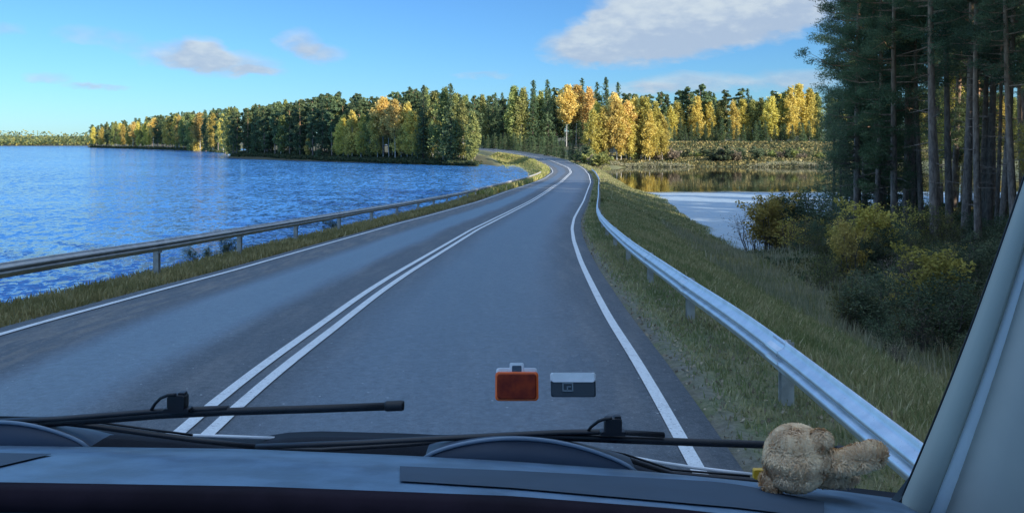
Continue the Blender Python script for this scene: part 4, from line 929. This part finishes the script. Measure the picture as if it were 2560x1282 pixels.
def ghost_fn(t):
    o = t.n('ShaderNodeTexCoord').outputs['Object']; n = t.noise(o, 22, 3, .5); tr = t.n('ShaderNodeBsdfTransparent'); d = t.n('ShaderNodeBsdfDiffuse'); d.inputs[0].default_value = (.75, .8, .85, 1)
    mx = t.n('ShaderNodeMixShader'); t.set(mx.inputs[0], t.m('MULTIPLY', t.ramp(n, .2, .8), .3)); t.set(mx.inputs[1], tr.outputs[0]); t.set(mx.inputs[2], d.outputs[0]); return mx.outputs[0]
M_ghost = mat('ghost_reflection', ghost_fn)
for x0, x1, y0, y1 in ((1246, 1346, 878, 930), (1380, 1486, 898, 934)):  # pale see-through patches painted in as the tags' reflections in the glass
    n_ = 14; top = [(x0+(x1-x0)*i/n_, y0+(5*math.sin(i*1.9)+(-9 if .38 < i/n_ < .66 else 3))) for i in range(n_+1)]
    make_mesh('ghost_reflection', [loc(G(px, py, -.004)) for px, py in top+[(x1, y1), (x0, y1)]], [list(range(n_+3))], M_ghost, van)
# toll tags on the windscreen
def orange_fn(t):
    o = t.n('ShaderNodeTexCoord').outputs['Object']; n = t.noise(o, 60, 4)
    return pbr(t, t.mix(t.ramp(n, .3, .7), (.12, .008, .001), (.24, .026, .002)), .45, spec=.2)
M_or = mat('amber_plastic', orange_fn); M_edge = plain('amber_edge', (.85, .13, .01), .35); M_wp = plain('white_plastic', (.75, .78, .80), .4); M_tagd = plain('dark_tag_plastic', (.018, .03, .04), .5); M_tag3 = plain('tag_symbol', (.14, .18, .2), .5)
Mrot = Matrix.Rotation(R(-38.6), 3, 'X')   # lean of the windscreen
def on_glass(px, py): return Vector(G(px, py, -.012))
t1 = empty('toll_tag', on_glass(1292, 965)); tag(t1, 'orange toll tag with white top, stuck on the windscreen', 'toll tag', 'tags stuck on the windscreen')
sp = 1/ (F/on_glass(1292, 965).y)
Mi = Matrix.Rotation(R(-18), 3, 'X')
b = MB(); b.rbox((0, 0, 0), 108*sp, 70*sp, .010, .006, Mi); b.build('case', M_edge, t1)
b = MB(); b.rbox(Mi@Vector((0, -.006, -.0006)), 98*sp, 60*sp, .004, .005, Mi); b.build('front', M_or, t1)
b = MB(); b.rbox(Mi@Vector((0, .0095, 26*sp)), 104*sp, 38*sp, .010, .005, Mi); b.build('base', M_wp, t1)
b = MB(); b.rbox(Mi@Vector((0, .006, 44*sp)), 36*sp, 26*sp, .010, .003, Mi); o = b.build('clip', M_wp, t1)
b = MB(); b.rbox(Mi@Vector((0, .0005, 42*sp)), 24*sp, 16*sp, .003, .002, Mi); b.build('clip_slot', M_tray, o)
t2 = empty('toll_tag', on_glass(1433, 964)); tag(t2, 'dark grey tag with pale top and square emblem, right of the orange one', 'toll tag', 'tags stuck on the windscreen')
b = MB(); b.rbox((0, 0, -4*sp), 112*sp, 46*sp, .008, .004, Mi); b.build('case', M_tagd, t2)
b = MB(); b.rbox(Mi@Vector((0, .004, 20*sp)), 114*sp, 24*sp, .016, .004, Mi); b.build('base', M_wp, t2)
b = MB()
for dx, dz, w_, h_ in ((0, 9, 26, 3), (0, -9, 26, 3), (-12, 0, 3, 20), (12, 0, 3, 20), (3, 1, 10, 3), (-1, -2, 3, 9)): b.box(Mi@Vector(((-14+dx)*sp, -.0046, (dz-3)*sp)), (w_*sp, .0012, h_*sp), Mi)
b.build('emblem', M_tag3, t2)

# plush toy lying on the dashboard corner
def plush_fn(t):
    o = t.n('ShaderNodeTexCoord').outputs['Object']; n = t.noise(o, 45, 5, .65); tone = t.attr('tone')
    c = t.mix(t.ramp(n, .35, .65), (.70, .41, .21), (1.0, .68, .38)); c = t.mix(t.m('MULTIPLY', tone, .6), c, (.95, .75, .50))
    return pbr(t, c, .9, 0, n, .8, .003)
M_plush = mat('plush_fur', plush_fn)
YP = 1.30
def fur_part(name, ells, parent, seed, nf, fl=.0085):
    """ells: list of (centre, radii, rotation); a blobby body with curly pile"""
    rng = np.random.default_rng(seed); mb = MB()
    Vs = []; Fs = []; tones = []; base = 0
    for c, r, M in ells:
        mb2 = MB(); mb2.ell((0,0,0), r, None, 30, 20)
        A_ = np.array(mb2.v); nrm = A_/np.array(r)**2; nrm /= np.linalg.norm(nrm, axis=1)[:, None]+1e-9
        k_ = np.sin(A_[:,0]*420+2*np.sin(A_[:,2]*300))*np.sin(A_[:,1]*380+A_[:,2]*260)*.0018; A_ = A_+nrm*k_[:, None]
        Mm = np.array(M) if M is not None else np.eye(3)
        Vs.append(A_@Mm.T+np.array(c)); Fs += [tuple(base+i for i in f) for f in mb2.f]; tones += [.2]*len(mb2.f); base += len(A_)
    tot = sum(r[0]*r[1]+r[1]*r[2]+r[0]*r[2] for c, r, M in ells)
    for c, r, M in ells:
        n_ = int(nf*(r[0]*r[1]+r[1]*r[2]+r[0]*r[2])/tot); d = rng.normal(size=(n_, 3)); d /= np.linalg.norm(d, axis=1)[:, None]
        p = d*np.array(r); nr = d/np.array(r); nr /= np.linalg.norm(nr, axis=1)[:, None]; Mm = np.array(M) if M is not None else np.eye(3)
        p = p@Mm.T+np.array(c); nr = nr@Mm.T
        tn = rng.normal(size=(n_, 3))+2.0*np.sin(p*170+seed); tn -= (tn*nr).sum(1)[:, None]*nr; tn /= np.linalg.norm(tn, axis=1)[:, None]+1e-9; sd_ = np.cross(nr, tn); L = fl*rng.uniform(.5, 1.2, n_)[:, None]; w2 = .0009
        a0 = p-sd_*w2; a1 = p+sd_*w2; m0 = p+nr*L*.55+tn*L*.35; e0 = p+nr*L*.75+tn*L*.95
        V = np.stack([a0, a1, m0+sd_*w2, m0-sd_*w2, e0+sd_*w2*.5, e0-sd_*w2*.5], 1).reshape(-1, 3); i = base+np.arange(n_)*6
        Vs.append(V); Fs += [tuple(f) for f in np.concatenate([np.stack([i, i+1, i+2, i+3], -1), np.stack([i+3, i+2, i+4, i+5], -1)])]; tt = rng.random(n_); tones += list(tt)+list(tt); base += n_*6
    o = make_mesh(name, np.concatenate(Vs), Fs, M_plush, parent, True, attrs={'tone': ('FACE', tones)}); return o
po = Vector(P(2060, 1226, YP)); toy = empty('plush_toy', po); tag(toy, 'curly beige plush animal slumped on the right corner of the dashboard, one limb stretched out', 'plush toy')
u = YP/F
def tp(px, py, dy=0): return (Vector(P(px, py, YP))+Vector((0, dy, 0)))-po
def rotY(a): return Matrix.Rotation(R(a), 3, 'Y')
fur_part('head', [(tp(1992,1142), (74*u, 70*u, 74*u), None), (tp(1982,1158,-.004), (68*u, 66*u, 60*u), None)], toy, 1, 30000, .006)
fur_part('ear', [(tp(2040,1086,-.022), (24*u, 14*u, 21*u), rotY(20)), (tp(2022,1102,-.03), (14*u, 9*u, 11*u), None)], toy, 2, 4000, .005)
fur_part('body', [(tp(2072,1188,.03), (62*u, 50*u, 36*u), rotY(8)), (tp(2118,1208,.04), (44*u, 40*u, 22*u), rotY(6)), (tp(2066,1158,.01), (32*u, 40*u, 30*u), None)], toy, 3, 12000)
fur_part('arm', [(tp(2106,1154,-.002), (44*u, 24*u, 20*u), rotY(-10)), (tp(2144,1143,-.004), (42*u, 25*u, 24*u), rotY(-16)), (tp(2176,1133,-.006), (28*u, 23*u, 23*u), rotY(-20))], toy, 4, 11000)
fur_part('foot', [(tp(1930,1205,.0), (22*u, 24*u, 16*u), None)], toy, 5, 2500)
M_yel = plain('yellow_plastic', (.75, .42, .02), .4)
b = MB(); yc_ = Vector(P(1897, 1183, 1.36)); b.rbox((0,0,0), .019, .016, .01, .003); b.rbox((.004, .001, -.009), .011, .006, .008, .002)
o = b.build('yellow_clip', M_yel); o.location = yc_; tag(o, 'small yellow plastic clip beside the plush toy at the foot of the windscreen', 'clip')
